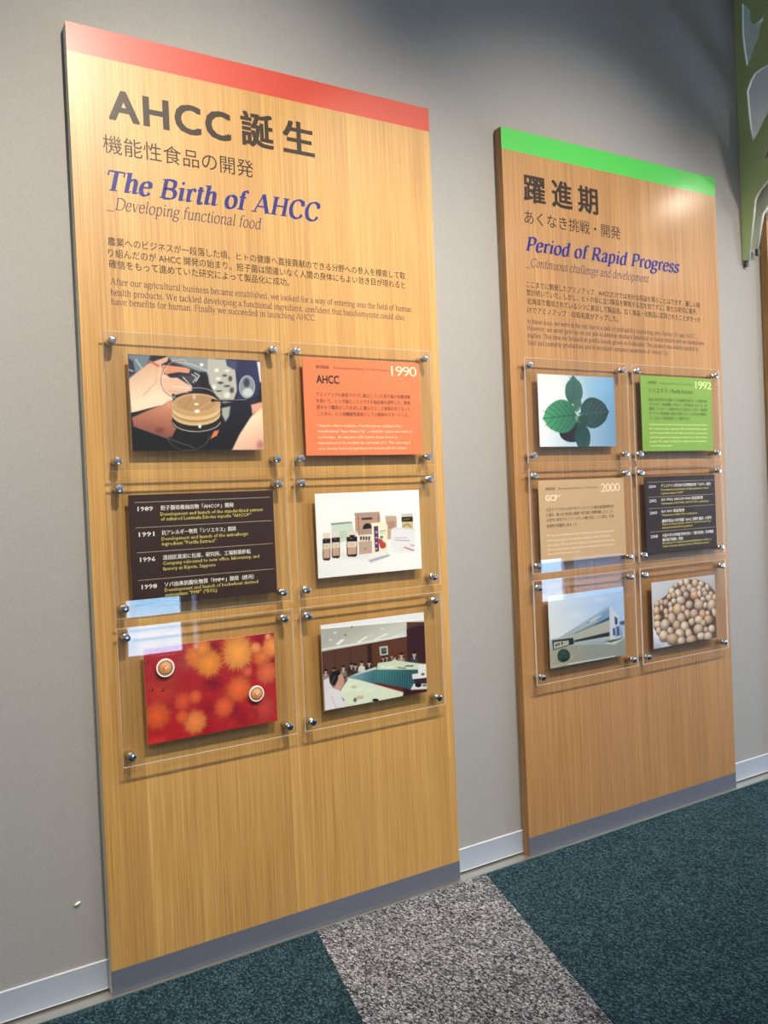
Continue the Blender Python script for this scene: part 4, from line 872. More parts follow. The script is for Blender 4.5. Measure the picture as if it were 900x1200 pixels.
  ('e',(1.019,0.143),(0.225,0.023),(-0.006,0.082),(214,224,244),1,0.5),
  ('e',(0.51,0.32),(0.29,0.032),(-0.005,0.08),(226,232,240),1,0.6),
  ('g',[(0.002,0.74),(0.427,0.728),(1.238,0.819),(1.447,0.747),(1.478,1.005),(-0.0,1.007)],(146,152,144),(166,160,140),(0.788,0.789),(0.142,0.973),0.004,1),
  ('p',[(0.17,0.595),(1.167,0.244),(1.154,0.71),(0.428,0.718),(0.114,0.635)],(176,180,176),0.004,1),
  ('p',[(0.17,0.595),(1.167,0.244),(1.163,0.351),(0.197,0.592)],(160,178,202),0.004,1),
  ('p',[(0.89,0.383),(1.164,0.282),(1.16,0.392),(0.923,0.455)],(112,152,204),0.03,0.8),
  ('p',[(0.402,0.577),(1.157,0.392),(1.156,0.45),(0.492,0.574)],(112,140,166),0.004,1),
  ('p',[(0.826,0.505),(1.155,0.412),(1.156,0.454),(0.845,0.508)],(46,70,104),0.004,1),
  ('p',[(0.492,0.574),(1.156,0.454),(1.152,0.627),(0.468,0.666)],(178,176,162),0.004,1),
  ('p',[(0.45,0.664),(1.152,0.627),(1.152,0.689),(0.457,0.692)],(38,46,60),0.004,1),
  ('p',[(0.456,0.694),(1.151,0.693),(1.149,0.731),(0.46,0.722)],(176,186,186),0.004,1),
  ('p',[(0.773,0.424),(0.985,0.366),(0.991,0.384),(0.775,0.445)],(206,208,206),0.006,1),
  ('e',(0.735,0.443),(0.014,0.002),(-0.001,0.013),(60,60,70),0.06,1),
  ('p',[(1.167,0.244),(1.343,0.412),(1.36,0.736),(1.152,0.745)],(206,210,226),0.004,1),
  ('p',[(1.262,0.41),(1.321,0.452),(1.319,0.542),(1.262,0.529)],(60,68,92),0.004,1),
  ('p',[(1.356,0.505),(1.463,0.496),(1.464,0.566),(1.372,0.548)],(70,80,104),0.02,1),
  ('p',[(1.266,0.557),(1.382,0.554),(1.405,0.699),(1.26,0.724)],(140,166,200),0.004,1),
  ('p',[(1.216,0.582),(1.258,0.584),(1.263,0.689),(1.216,0.69)],(56,78,116),0.004,1),
  ('p',[(1.297,0.575),(1.341,0.577),(1.352,0.7),(1.3,0.701)],(56,78,116),0.004,1),
  ('p',[(1.386,0.571),(1.425,0.573),(1.433,0.689),(1.392,0.691)],(56,78,116),0.004,1),
  ('p',[(1.372,0.558),(1.469,0.56),(1.467,0.735),(1.409,0.721)],(170,186,210),0.01,1),
  ('p',[(1.152,0.745),(1.36,0.736),(1.468,0.721),(1.456,0.748),(1.248,0.827),(1.05,0.792)],(196,206,190),0.006,1),
  ('p',[(1.052,0.753),(1.359,0.744),(1.458,0.727),(1.358,0.764),(1.164,0.784)],(70,82,76),0.006,1),
  ('p',[(0.043,0.613),(0.438,0.624),(0.45,0.715),(0.338,0.724),(0.054,0.747)],(40,46,56),0.004,1),
  ('p',[(0.075,0.641),(0.352,0.651),(0.352,0.719),(0.072,0.741)],(178,178,164),0.006,1),
  ('e',(0.119,0.689),(0.019,0.002),(-0.002,0.024),(50,50,50),0.06,1),
  ('e',(0.164,0.681),(0.019,0.003),(-0.002,0.024),(50,50,50),0.06,1),
  ('e',(0.226,0.678),(0.019,0.003),(-0.002,0.024),(50,50,50),0.06,1),
  ('l',[(0.054,0.747),(0.338,0.72)],0.0055,(40,42,46),1),
  ('p',[(0.001,0.753),(0.14,0.758),(0.168,0.856),(0.02,0.969)],(170,166,150),0.02,1),
  ('e',(0.248,0.853),(0.117,0.016),(-0.007,0.094),(42,66,60),0.15,1),
  ('p',[(0.181,0.804),(0.228,0.763),(0.33,0.824),(0.361,0.896),(0.233,0.939),(0.139,0.899)],(44,70,62),0.02,1),
  ('e',(0.279,0.918),(0.097,0.014),(-0.002,0.03),(26,36,36),0.5,1),
  ('e',(0.242,0.812),(0.06,0.008),(-0.002,0.035),(58,88,78),0.8,1),
  ('l',[(0.036,0.985),(0.285,0.953),(0.414,0.903),(0.435,0.865)],0.011,(186,178,150),0.9),
  ('l',[(0.319,0.982),(0.998,0.989),(1.227,0.992)],0.0082,(214,222,232),0.9),
  ('n',0.03,60),
 ],
 'beans': [
  ('q',(206,208,216),(196,196,206),(206,208,220),(120,100,92)),
  ('p',[(0.027,0.449),(0.06,0.32),(0.338,0.209),(0.482,0.087),(0.737,0.009),(1.08,0.05),(1.311,0.142),(1.486,0.29),(1.469,1.005),(0.644,1.003),(0.28,0.909),(0.041,0.714)],(100,74,60),0.02,1),
  ('g',[(0.004,0.692),(0.117,0.836),(0.335,0.933),(0.558,0.991),(0.558,1.004),(0.005,1.001)],(222,226,240),(170,172,188),(0.117,0.855),(0.055,1.002),0.01,1),
  ('l',[(0.005,0.72),(0.144,0.861),(0.334,0.953),(0.544,1.001)],0.0228,(238,240,248),0.9),
  ('b',(0.792,0.06),(0.078,0.0),(0.008,0.065),(232,206,180)),
  ('b',(0.992,0.092),(0.078,0.002),(0.003,0.07),(224,190,150)),
  ('b',(0.665,0.061),(0.063,-0.005),(0.014,0.052),(232,206,180)),
  ('b',(1.136,0.121),(0.073,0.002),(0.002,0.057),(226,198,172)),
  ('b',(0.537,0.091),(0.057,0.01),(-0.011,0.042),(216,186,162)),
  ('b',(1.28,0.188),(0.06,-0.001),(0.012,0.063),(226,198,172)),
  ('b',(0.717,0.169),(0.078,0.002),(0.005,0.066),(208,176,152)),
  ('b',(0.437,0.169),(0.074,0.014),(-0.019,0.062),(232,206,180)),
  ('b',(0.86,0.15),(0.078,-0.002),(0.012,0.062),(216,186,162)),
  ('b',(1.075,0.194),(0.065,0.012),(-0.019,0.063),(226,198,172)),
  ('b',(1.191,0.221),(0.059,0.01),(-0.013,0.047),(216,186,162)),
  ('b',(0.589,0.217),(0.082,-0.004),(0.016,0.074),(232,206,180)),
  ('b',(0.476,0.238),(0.063,0.007),(-0.007,0.051),(216,186,162)),
  ('b',(0.378,0.25),(0.055,0.013),(-0.02,0.048),(224,190,150)),
  ('b',(0.959,0.215),(0.09,-0.007),(0.019,0.065),(216,186,162)),
  ('b',(0.771,0.259),(0.071,0.001),(0.005,0.057),(208,176,152)),
  ('b',(0.971,0.283),(0.106,0.008),(-0.003,0.075),(222,172,136)),
  ('b',(1.087,0.272),(0.053,-0.001),(0.011,0.066),(232,206,180)),
  ('b',(1.366,0.302),(0.06,-0.005),(0.016,0.053),(216,186,162)),
  ('b',(1.219,0.281),(0.066,0.013),(-0.013,0.043),(208,176,152)),
  ('b',(1.305,0.356),(0.086,0.018),(-0.02,0.055),(226,198,172)),
  ('b',(0.196,0.321),(0.062,0.009),(-0.011,0.055),(208,176,152)),
  ('b',(0.1,0.332),(0.061,0.013),(-0.017,0.054),(216,186,162)),
  ('b',(0.306,0.329),(0.068,-0.002),(0.01,0.056),(208,176,152)),
  ('b',(0.401,0.374),(0.056,0.007),(-0.007,0.052),(222,196,176)),
  ('b',(0.64,0.335),(0.117,0.007),(0.0,0.075),(222,196,176)),
  ('b',(0.486,0.324),(0.064,0.0),(0.005,0.048),(232,206,180)),
  ('b',(1.164,0.365),(0.065,-0.005),(0.014,0.049),(226,198,172)),
  ('b',(1.439,0.366),(0.048,0.005),(-0.008,0.062),(222,196,176)),
  ('b',(0.837,0.418),(0.091,0.007),(-0.004,0.07),(216,186,162)),
  ('b',(0.095,0.435),(0.075,0.006),(-0.002,0.073),(224,190,150)),
  ('b',(0.206,0.406),(0.043,-0.002),(0.012,0.057),(216,186,162)),
  ('b',(0.299,0.471),(0.057,-0.002),(0.012,0.061),(224,190,150)),
  ('b',(0.411,0.451),(0.062,0.014),(-0.02,0.054),(222,196,176)),
  ('b',(0.565,0.463),(0.115,0.015),(-0.014,0.1),(224,190,150)),
  ('b',(0.698,0.464),(0.058,-0.001),(0.013,0.062),(216,186,162)),
  ('b',(1.026,0.384),(0.065,0.01),(-0.011,0.047),(222,196,176)),
  ('b',(1.067,0.445),(0.12,0.015),(-0.012,0.088),(216,186,162)),
  ('b',(1.214,0.466),(0.052,0.012),(-0.02,0.055),(232,206,180)),
  ('b',(1.362,0.478),(0.1,0.02),(-0.029,0.095),(226,198,172)),
  ('b',(0.789,0.559),(0.078,-0.001),(0.014,0.08),(224,190,150)),
  ('b',(0.941,0.571),(0.106,0.013),(-0.01,0.079),(208,176,152)),
  ('b',(1.151,0.598),(0.092,-0.004),(0.021,0.081),(222,172,136)),
  ('b',(1.269,0.598),(0.054,0.001),(0.007,0.05),(232,206,180)),
  ('b',(1.433,0.602),(0.061,-0.005),(0.028,0.081),(226,198,172)),
  ('b',(0.109,0.54),(0.086,-0.006),(0.015,0.056),(224,190,150)),
  ('b',(0.31,0.538),(0.056,0.01),(-0.008,0.038),(216,186,162)),
  ('b',(0.433,0.587),(0.094,-0.009),(0.033,0.1),(216,186,162)),
  ('b',(0.644,0.605),(0.104,0.002),(0.009,0.088),(216,186,162)),
  ('b',(0.099,0.644),(0.092,0.017),(-0.016,0.062),(232,206,180)),
  ('b',(0.263,0.667),(0.105,0.024),(-0.03,0.092),(222,196,176)),
  ('b',(0.527,0.71),(0.096,0.015),(-0.016,0.086),(208,176,152)),
  ('b',(0.885,0.689),(0.086,0.001),(0.008,0.063),(226,198,172)),
  ('b',(1.046,0.678),(0.104,0.024),(-0.024,0.068),(232,206,180)),
  ('b',(1.281,0.698),(0.108,-0.004),(0.02,0.077),(222,172,136)),
  ('b',(1.147,0.746),(0.073,0.009),(-0.008,0.066),(196,192,150)),
  ('b',(0.716,0.746),(0.104,0.004),(0.008,0.09),(232,206,180)),
  ('b',(0.122,0.741),(0.062,0.002),(0.004,0.065),(226,198,172)),
  ('b',(0.384,0.774),(0.082,-0.002),(0.013,0.066),(222,196,176)),
  ('b',(1.026,0.824),(0.116,0.031),(-0.037,0.083),(216,186,162)),
  ('b',(1.218,0.851),(0.066,-0.003),(0.015,0.055),(208,176,152)),
  ('b',(1.352,0.853),(0.089,0.006),(0.002,0.069),(232,206,180)),
  ('b',(0.593,0.842),(0.115,-0.005),(0.021,0.085),(232,206,180)),
  ('b',(0.807,0.862),(0.084,-0.005),(0.026,0.085),(226,198,172)),
  ('b',(0.228,0.827),(0.107,0.014),(-0.01,0.086),(232,206,180)),
  ('b',(0.337,0.876),(0.064,0.008),(-0.007,0.056),(232,206,180)),
  ('b',(0.434,0.904),(0.142,0.014),(-0.003,0.093),(208,176,152)),
  ('b',(1.097,0.939),(0.114,0.004),(0.006,0.064),(232,206,180)),
  ('b',(0.631,0.953),(0.103,-0.004),(0.017,0.067),(226,198,172)),
  ('b',(0.861,0.965),(0.133,0.004),(0.01,0.077),(208,176,152)),
  ('b',(1.259,0.964),(0.109,0.017),(-0.011,0.076),(222,196,176)),
 ],
}


def paint(ops, nx, ny, asp):
    u, v = np.meshgrid(np.linspace(0, asp, nx), np.linspace(0, 1, ny))
    img = np.zeros((ny, nx, 3)); px = asp / nx
    rgb = lambda c: np.array(c, float)
    def mixin(mask, c): img[:] = img * (1 - mask[..., None]) + c * mask[..., None]
    def seg(pts, closed):
        P = np.array(pts, float); Q = np.roll(P, -1, 0) if closed else P[1:]; P = P if closed else P[:-1]
        d = np.full(u.shape, 9.0); ins = np.zeros(u.shape, bool)
        for (ax, ay), (bx, by) in zip(P, Q):
            ex, ey = bx - ax, by - ay; L = ex * ex + ey * ey + 1e-12
            tt = np.clip(((u - ax) * ex + (v - ay) * ey) / L, 0, 1)
            d = np.minimum(d, np.hypot(u - ax - tt * ex, v - ay - tt * ey))
            if closed:
                c = (ay > v) != (by > v); ins ^= c & (u < ax + (v - ay) * ex / (ey if abs(ey) > 1e-9 else 1e-9))
        return np.where(ins, -d, d) if closed else d
    for op in ops:
        k = op[0]
        if k == 'q':
            a, b, c, d = map(rgb, op[1:]); s = (u / asp)[..., None]; r = v[..., None]
            img[:] = (a * (1 - s) + b * s) * (1 - r) + (c * (1 - s) + d * s) * r
        elif k in 'pg':
            soft = op[-2] if k == 'p' else op[-2]
            d = seg(op[1], True); mk = np.clip(.5 - d / max(soft, px), 0, 1) * op[-1]
            if k == 'p': mixin(mk, rgb(op[2]))
            else:
                p0, p1 = np.array(op[4]), np.array(op[5]); e = p1 - p0
                s = np.clip(((u - p0[0]) * e[0] + (v - p0[1]) * e[1]) / (e @ e), 0, 1)[..., None]
                mixin(mk, rgb(op[2]) * (1 - s) + rgb(op[3]) * s)
        elif k in 'eb':
            c, ax, ay = map(np.array, op[1:4]); Mi = np.linalg.inv(np.array([ax, ay]).T + np.eye(2) * 1e-9)
            a = Mi[0, 0] * (u - c[0]) + Mi[0, 1] * (v - c[1]); b = Mi[1, 0] * (u - c[0]) + Mi[1, 1] * (v - c[1]); r = np.hypot(a, b)
            if k == 'e':
                soft = max(op[5], px / max(.004, np.linalg.norm(ax))); mixin(np.clip((1 - r) / soft + .5 * (soft < .3), 0, 1) * op[6], rgb(op[4]))
            else:
                mk = np.clip((1 - r) / max(.12, px / np.linalg.norm(ax)) + .3, 0, 1)
                mixin(np.clip((1.25 - np.hypot(a - .06, b - .1)) / .3, 0, 1) * .55, rgb((58, 38, 30)))
                lit = 1.08 - .46 * np.clip(np.hypot(a + .25, b + .4) - .15, 0, 1.4) ** 1.5
                mixin(mk, np.clip(rgb(op[4]) * lit[..., None], 0, 255))
        elif k == 'l':
            d = seg(op[1], False); mixin(np.clip((op[2] - d) / px + .5, 0, 1) * op[4], rgb(op[3]))
        elif k == 'f':
            c, r, col, al, seed = op[1:]; a = np.arctan2(v - c[1], u - c[0]); d = np.hypot(u - c[0], v - c[1]) / r
            d = d * (1 + .07 * np.sin(a * 23 + seed) + .06 * np.sin(a * 41 + seed * 3) + .05 * np.sin(a * 9 + seed))
            glow = (1.1 - .25 * np.clip(d, 0, 1))[..., None]
            mixin(np.clip((1.12 - d) / .38, 0, 1) * al, rgb(col) * glow)
        elif k == 'n':
            rs = np.random.RandomState(5); nz = rs.rand(ny, nx) - .5
            img *= (1 + op[1] * nz)[..., None]
    img = np.clip(img / 255, 0, 1)
    return np.where(img <= .04045, img / 12.92, ((img + .055) / 1.055) ** 2.4)

def photo_sheet(name, art, W, H, parent, y0, th, nx):
    ny = int(nx * H / W); asp = 1.463
    img = paint(ARTS[art], nx, ny, asp)[::-1]
    xs = np.linspace(-W / 2, W / 2, nx); zs = np.linspace(-H / 2, H / 2, ny)
    X, Z = np.meshgrid(xs, zs); n = nx * ny
    V = np.stack([X.ravel(), np.full(n, y0), Z.ravel()], 1)
    idx = np.arange(n).reshape(ny, nx)
    F = np.stack([idx[:-1, :-1], idx[:-1, 1:], idx[1:, 1:], idx[1:, :-1]], -1).reshape(-1, 4).tolist()
    V = V.tolist() + [(sx * W / 2, yy, sz * H / 2) for yy in (y0, y0 + th) for sx, sz in ((-1, -1), (1, -1), (1, 1), (-1, 1))]
    a = [n + i for i in range(4)]; b = [n + 4 + i for i in range(4)]
    for i in range(4): F.append([a[i], b[i], b[(i + 1) % 4], a[(i + 1) % 4]])
    F.append([b[3], b[2], b[1], b[0]])
    me = bpy.data.meshes.new(name); me.from_pydata(V, [], F); me.update()
    at = me.color_attributes.new('ink', 'FLOAT_COLOR', 'POINT')
    data = np.ones((len(V), 4), np.float32); data[:n, :3] = img.reshape(-1, 3); data[n:, :3] = .82
    at.data.foreach_set('color', data.ravel())
    return link(name, me, M['photo'], parent)

# ================================================================== THE ROOM
YW = 0.04            # face of the grey wall; panel faces are at y = 0
X0, X1, YF, ZC = -4.0, 8.0, -5.0, 3.8
bm = bmesh.new(); box(bm, X0, X1, YF, YW + .2, -.2, 0); structure(bm_obj('floor', bm, M['teal']))
bm = bmesh.new(); box(bm, X0, X1, YF, YW + .2, ZC, ZC + .1); structure(bm_obj('ceiling', bm, M['ceiling']))
bm = bmesh.new(); box(bm, X0, X1, YW, YW + .2, .012, ZC); box(bm, X0, X1, YW + .012, YW + .2, 0, .012)
structure(bm_obj('wall_back', bm, M['wall']))
bm = bmesh.new(); box(bm, X0 - .1, X0, YF, YW + .2, 0, ZC); structure(bm_obj('wall_left', bm, M['wall_plain']))
WY0, WY1, WZ0, WZ1 = -3.3, -1.3, .10, 1.9
bm = bmesh.new(); box(bm, X1, X1 + .1, YF, WY0, 0, ZC); box(bm, X1, X1 + .1, WY1, YW + .2, 0, ZC); box(bm, X1, X1 + .1, WY0, WY1, 0, WZ0); box(bm, X1, X1 + .1, WY0, WY1, WZ1, ZC)
structure(bm_obj('wall_right', bm, M['wall_plain']))
bm = bmesh.new()
box(bm, X1 + .03, X1 + .07, WY0, WY1, WZ0, WZ0 + .04); box(bm, X1 + .03, X1 + .07, WY0, WY1, WZ1 - .04, WZ1)
for y_ in (WY0, (WY0 + WY1) / 2 - .02, WY1 - .04): box(bm, X1 + .03, X1 + .07, y_, y_ + .04, WZ0 + .04, WZ1 - .04)
wo = structure(bm_obj('window_5', bm, M['frame_grey']))
bm = bmesh.new(); box(bm, X1 + .048, X1 + .052, WY0 + .04, WY1 - .04, WZ0 + .04, WZ1 - .04); bm_obj('glass', bm, M['glass'], wo)
# window wall behind the photographer: low windows down to the floor
WIN = [(1.28, 1.80), (1.86, 1.95), (5.98, 6.40), (6.48, 7.40)]
Z0W, Z1W = 0.05, 0.58
bm = bmesh.new(); box(bm, X0, X1, YF - .12, YF, Z1W, ZC); box(bm, X0, X1, YF - .12, YF, -.02, Z0W)
xs = [X0] + [q for wn in WIN for q in wn] + [X1]
for a, b in zip(xs[::2], xs[1::2]): box(bm, a, b, YF - .12, YF, Z0W, Z1W)
structure(bm_obj('wall_front', bm, M['wall_plain']))
for i, (a, b) in enumerate(WIN):
    bm = bmesh.new(); t_ = .02
    box(bm, a, b, YF - .09, YF - .05, Z0W, Z0W + t_); box(bm, a, b, YF - .09, YF - .05, Z1W - t_, Z1W)
    box(bm, a, a + t_, YF - .09, YF - .05, Z0W + t_, Z1W - t_); box(bm, b - t_, b, YF - .09, YF - .05, Z0W + t_, Z1W - t_)
    wo = structure(bm_obj('window_%d' % (i + 1), bm, M['frame_grey']))
    bm = bmesh.new(); box(bm, a + t_, b - t_, YF - .072, YF - .068, Z0W + t_, Z1W - t_); bm_obj('glass', bm, M['glass_tinted'] if i in (1, 3) else M['glass'], wo)

# skirting with pale lips, and the bright metal channel at the carpet's edge
bm = bmesh.new()
box(bm, X0, X1, YW - .005, YW, .0125, .0895, 0); box(bm, X0, X1, YW - .006, YW, .0895, .0918, 1); box(bm, X0, X1, YW - .006, YW, .0105, .0125, 1)
structure(bm_obj('baseboard_back', bm, [M['base'], M['base_lip']]))
bm = bmesh.new(); box(bm, X0, X1, -.012, YW + .010, 0, .003); structure(bm_obj('trim_1', bm, M['alu']))
# grey carpet inlay crossing the floor
bm = bmesh.new()
pl = [(.6295, -.0125), (1.302, -.0125), (.20, -3.63), (-.17, -3.63)]
lo = [bm.verts.new((x, y, 0)) for x, y in pl]; hi = [bm.verts.new((x, y, .002)) for x, y in pl]
bm.faces.new(hi); bm.faces.new(lo[::-1])
for i in range(4): bm.faces.new([lo[i], lo[(i + 1) % 4], hi[(i + 1) % 4], hi[i]])
tag(bm_obj('carpet_strip', bm, M['greyc']), 'speckled grey carpet strip laid across the dark teal carpet', 'carpet')

# ================================================================== DISPLAY PANELS
W_, H_ = 1.2, 2.704
def panel(name, x, label, woodm, bandm, W=W_, H=H_, band=.080, kick=.0715, depth=.038, board=.038):
    r = empty(name, (x, 0, 0), label, 'display panel')
    bm = bmesh.new(); box(bm, 0, W, .0012, board, .003, H, bevel=.0008); bm_obj('board', bm, woodm, r)
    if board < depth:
        bm = bmesh.new(); box(bm, .001, W - .001, board, depth, .003, H - .001); bm_obj('shadow_backing', bm, M['shadow_strip'], r)  # added backing; its grey side stands in for the panel's shadow on the wall
    bm = bmesh.new(); box(bm, .0003, W - .0003, 0, .0012, H - band, H - .0003); bm_obj('top_band', bm, bandm, r)
    bm = bmesh.new(); box(bm, .0003, W - .0003, 0, .0012, kick, H - band); bm_obj('wood_face', bm, woodm, r)
    bm = bmesh.new(); box(bm, .0003, W - .0003, -.0006, .0012, .0045, kick); bm_obj('kick_plate', bm, M['kick'], r)
    return r
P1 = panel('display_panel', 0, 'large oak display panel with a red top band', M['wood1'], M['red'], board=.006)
P2 = panel('display_panel', 1.5195, 'large wooden display panel with a bright green top band', M['wood2'], M['green'])
P3 = panel('display_panel', 3.078, 'wooden panel edge with brown top band at the far right', M['wood3'], M['brown'], H=2.605, band=.036, depth=.038)

yL = -.0004
lettering('heading_lettering', [('AHCC', .106, 2.459, .362, .118, '.030 1.14'), ('誕', .500, 2.466, .108, .112, '.028'), ('生', .640, 2.466, .110, .112, '.028')], M['ink_dark'], P1, yL)
lettering('subheading_lettering', [('機能性食品の開発', .086, 2.364, .449, .057, '0')], M['ink_dark'], P1, yL)
lettering('english_title', [('The Birth of AHCC', .094, 2.256, .668, .086, 'serif bold italic')], M['ink_blue'], P1, yL)
lettering('english_subtitle', [('_Developing functional food', .087, 2.204, .468, .052, 'serif italic')], M['ink_plum'], P1, yL)
lettering('japanese_text', [
    ('農業へのビジネスが一段落した頃、ヒトの健康へ直接貢献のできる分野への参入を模索して取', .086, 2.103, .989, .0265, '.004'),
    ('り組んだのが AHCC 開発の始まり。担子菌は間違いなく人間の身体にもよい効き目が現れると', .086, 2.071, .987, .0265, '.004'),
    ('確信をもって進めていた研究によって製品化に成功。', .086, 2.040, .553, .0265, '.004')], M['ink_dark'], P1, yL)
lettering('english_text', [
    ('After our agricultural business became established, we looked for a way of entering into the field of human', .087, 1.992, 1.008, .0278, 'serif'),
    ('health products. We tackled developing a functional ingredient, confident that basidiomycete could also', .087, 1.962, .976, .0278, 'serif'),
    ('have benefits for human. Finally we succeeded in launching AHCC.', .087, 1.936, .640, .0278, 'serif')], M['ink_plum'], P1, yL)

k = 1.5195
lettering('heading_lettering', [('躍', 1.617 - k, 2.454, .108, .112, '.026'), ('進', 1.757 - k, 2.454, .106, .112, '.026'), ('期', 1.893 - k, 2.454, .108, .112, '.026')], M['ink_dark'], P2, yL)
lettering('subheading_lettering', [('あくなき挑戦・開発', 1.616 - k, 2.366, .504, .056, '0')], M['ink_dark'], P2, yL)
lettering('english_title', [('Period of Rapid Progress', 1.616 - k, 2.262, .852, .078, 'serif bold italic')], M['ink_blue'], P2, yL)
lettering('english_subtitle', [('_Continuous challenge and development', 1.614 - k, 2.203, .664, .050, 'serif italic')], M['ink_plum'], P2, yL)
lettering('japanese_text', [
    ('ここまでに開発したアミノアップ、AHCCだけでは充分な収益を得ることはできず、厳しい経', 1.612 - k, 2.126, .979, .0262, '.004'),
    ('営が続いていた。しかし、ヒトの役に立つ製品を開発する志を捨てずに、新たな研究に着手、', 1.612 - k, 2.096, .960, .0262, '.004'),
    ('北海道で栽培されているシソに着目して製品化。広く食品・化粧品に応用されたことがきっか', 1.612 - k, 2.063, .979, .0262, '.004'),
    ('けでアミノアップ\u3000の知名度がアップした。', 1.612 - k, 2.030, .478, .0262, '.004')], M['ink_dark'], P2, yL)
lettering('english_text', [
    ('In those days, we were in the red due to a lack of profitability marketing only Amino UP and AHCC.', 1.608 - k, 1.990, .952, .0265, 'serif'),
    ('However, we never gave up on our aim to develop products beneficial to human health and we started new', 1.608 - k, 1.964, 1.002, .0265, 'serif'),
    ('studies. This time we focused on perilla leaves grown in Hokkaido. The product was widely applied to', 1.608 - k, 1.937, .962, .0265, 'serif'),
    ('food and cosmetic production, and it increased company awareness of Amino Up.', 1.608 - k, 1.910, .769, .0265, 'serif')], M['ink_plum'], P2, yL)

# ================================================================== ACRYLIC FRAMES
SW, SH = .532, .387          # acrylic sheet
def sheet_mesh():
    bm = bmesh.new(); fs = box(bm, -SW / 2, SW / 2, -.0390, -.0318, -SH / 2, SH / 2)
    for f in fs:
        f.material_index = 0 if f in (fs[2], fs[4]) else 1
    bmesh.ops.recalc_face_normals(bm, faces=bm.faces[:])
    me = bpy.data.meshes.new('acrylic_sheet'); bm.to_mesh(me); bm.free()
    me.materials.append(M['acrylic']); me.materials.append(M['acrylic_edge']); return me
SHEET = sheet_mesh()
bm = bmesh.new()
lathe_y(bm, [(0, -.0003), (.0105, -.0003), (.0108, -.0008), (.0108, -.0312), (.0105, -.0317), (.0052, -.0317), (.0052, -.0391), (.0108, -.0391), (.0114, -.0396), (.0114, -.0455), (.0106, -.0467), (.0098, -.0470), (0, -.0470)], 0, 0)
bmesh.ops.recalc_face_normals(bm, faces=bm.faces[:])
STAND = bpy.data.meshes.new('standoff'); bm.to_mesh(STAND); bm.free(); STAND.materials.append(M['chrome'])

def frame(x, z, label, group):
    r = empty('acrylic_frame', (x, 0, z), label, 'picture frame', group)
    s = bpy.data.objects.new('acrylic_sheet', SHEET); COL.objects.link(s); s.parent = r; s['label'] = 'clear acrylic sheet with bright cut edges'
    for sx in (-.2425, .2365):
        for sz in (-.1665, .167):
            b = bpy.data.objects.new('standoff', STAND); COL.objects.link(b); b.parent = r; b.location = (sx, 0, sz); b['label'] = 'round chrome standoff'
    return r
YP = -.0313
def photo_frame(x, z, art, label, group, nx=230, W=.397, H=.2715, dx=0, dz=0):
    r = frame(x, z, label, group)
    p = photo_sheet('photo_print', art, W, H, r, YP, .003, nx); p.location = (dx, 0, dz); return r
def card_frame(x, z, cardm, blocks, rules, label, group, dx=0, dz=0, W=.437, H=.308):
    r = frame(x, z, label, group)
    bm = bmesh.new(); box(bm, -W / 2 + dx, W / 2 + dx, YP, YP + .003, -H / 2 + dz, H / 2 + dz)
    c = bm_obj('sign_card', bm, cardm, r)
    for nm, lines, mt in blocks: lettering(nm, lines, mt, c, YP - .00012)
    if rules:
        for z_, xa, xb in rules:
            bm = bmesh.new(); q = [bm.verts.new((a, YP - .00012, b)) for a, b in ((xa, z_ - .0008), (xb, z_ - .0008), (xb, z_ + .0008), (xa, z_ + .0008))]
            bm.faces.new(q); o = bm_obj('rule_line', bm, M['rule'], c)
            if o.data.polygons[0].normal.y > 0: o.data.flip_normals()
    return r

g1 = 'acrylic frames on the red-topped panel'; g2 = 'acrylic frames on the green-topped panel'
CA, CB = .3175, .8765; CG, CH = 1.824, 2.3865
RZ = (1.6605, 1.2505, .8365)
photo_frame(CA, RZ[0], 'petri', 'clear acrylic frame with photo of hands over a petri dish', g1, nx=260, dz=-.0025)
card_frame(CB, RZ[0], M['card_orange'], [
    ('header_lettering', [('開発経緯', -.173, .1185, .047, .0125, '.01'), ('Development History of Our Products', -.108, .1185, .203, .0125, '.004'),
                          ('AHCC', -.173, .072, .082, .036, '.035'),
                          ('アミノアップの製造ですでに確立していた担子菌の培養技術', -.176, .0305, .354, .0150, '.016'),
                          ('を用いて、ヒトが飲むことのできる抽出液を試作した。肝疾', -.176, .0100, .353, .0150, '.016'),
                          ('患をもつ職員がこれを試しに飲んだところ体調が良くなった', -.176, -.0100, .353, .0150, '.016'),
                          ('ことから、ヒト用機能性素材としての開発がスタートした。', -.175, -.0305, .345, .0150, '.016')], M['ink_black']),
    ('white_lettering', [('1990', .1065, .1055, .101, .047, '0 .85'),
                         ('Using the culture technique of basidiomycete established for', -.176, -.066, .313, .0125, '.008'),
                         ('manufacturing "Super Amino Up" , a drinkable extract was made as', -.176, -.084, .354, .0125, '.008'),
                         ('a prototype . An employee with hepatic disease found an', -.176, -.1025, .296, .0125, '.008'),
                         ('improvement in his condition by oral intake of it . This encouraged', -.176, -.121, .346, .0125, '.008'),
                         ('us to develop functional ingredients for humans with the extract.', -.176, -.139, .331, .0125, '.008')], M['ink_cream'])],
    None, 'clear acrylic frame with orange sign reading 1990', g1, dx=0, dz=-.003)
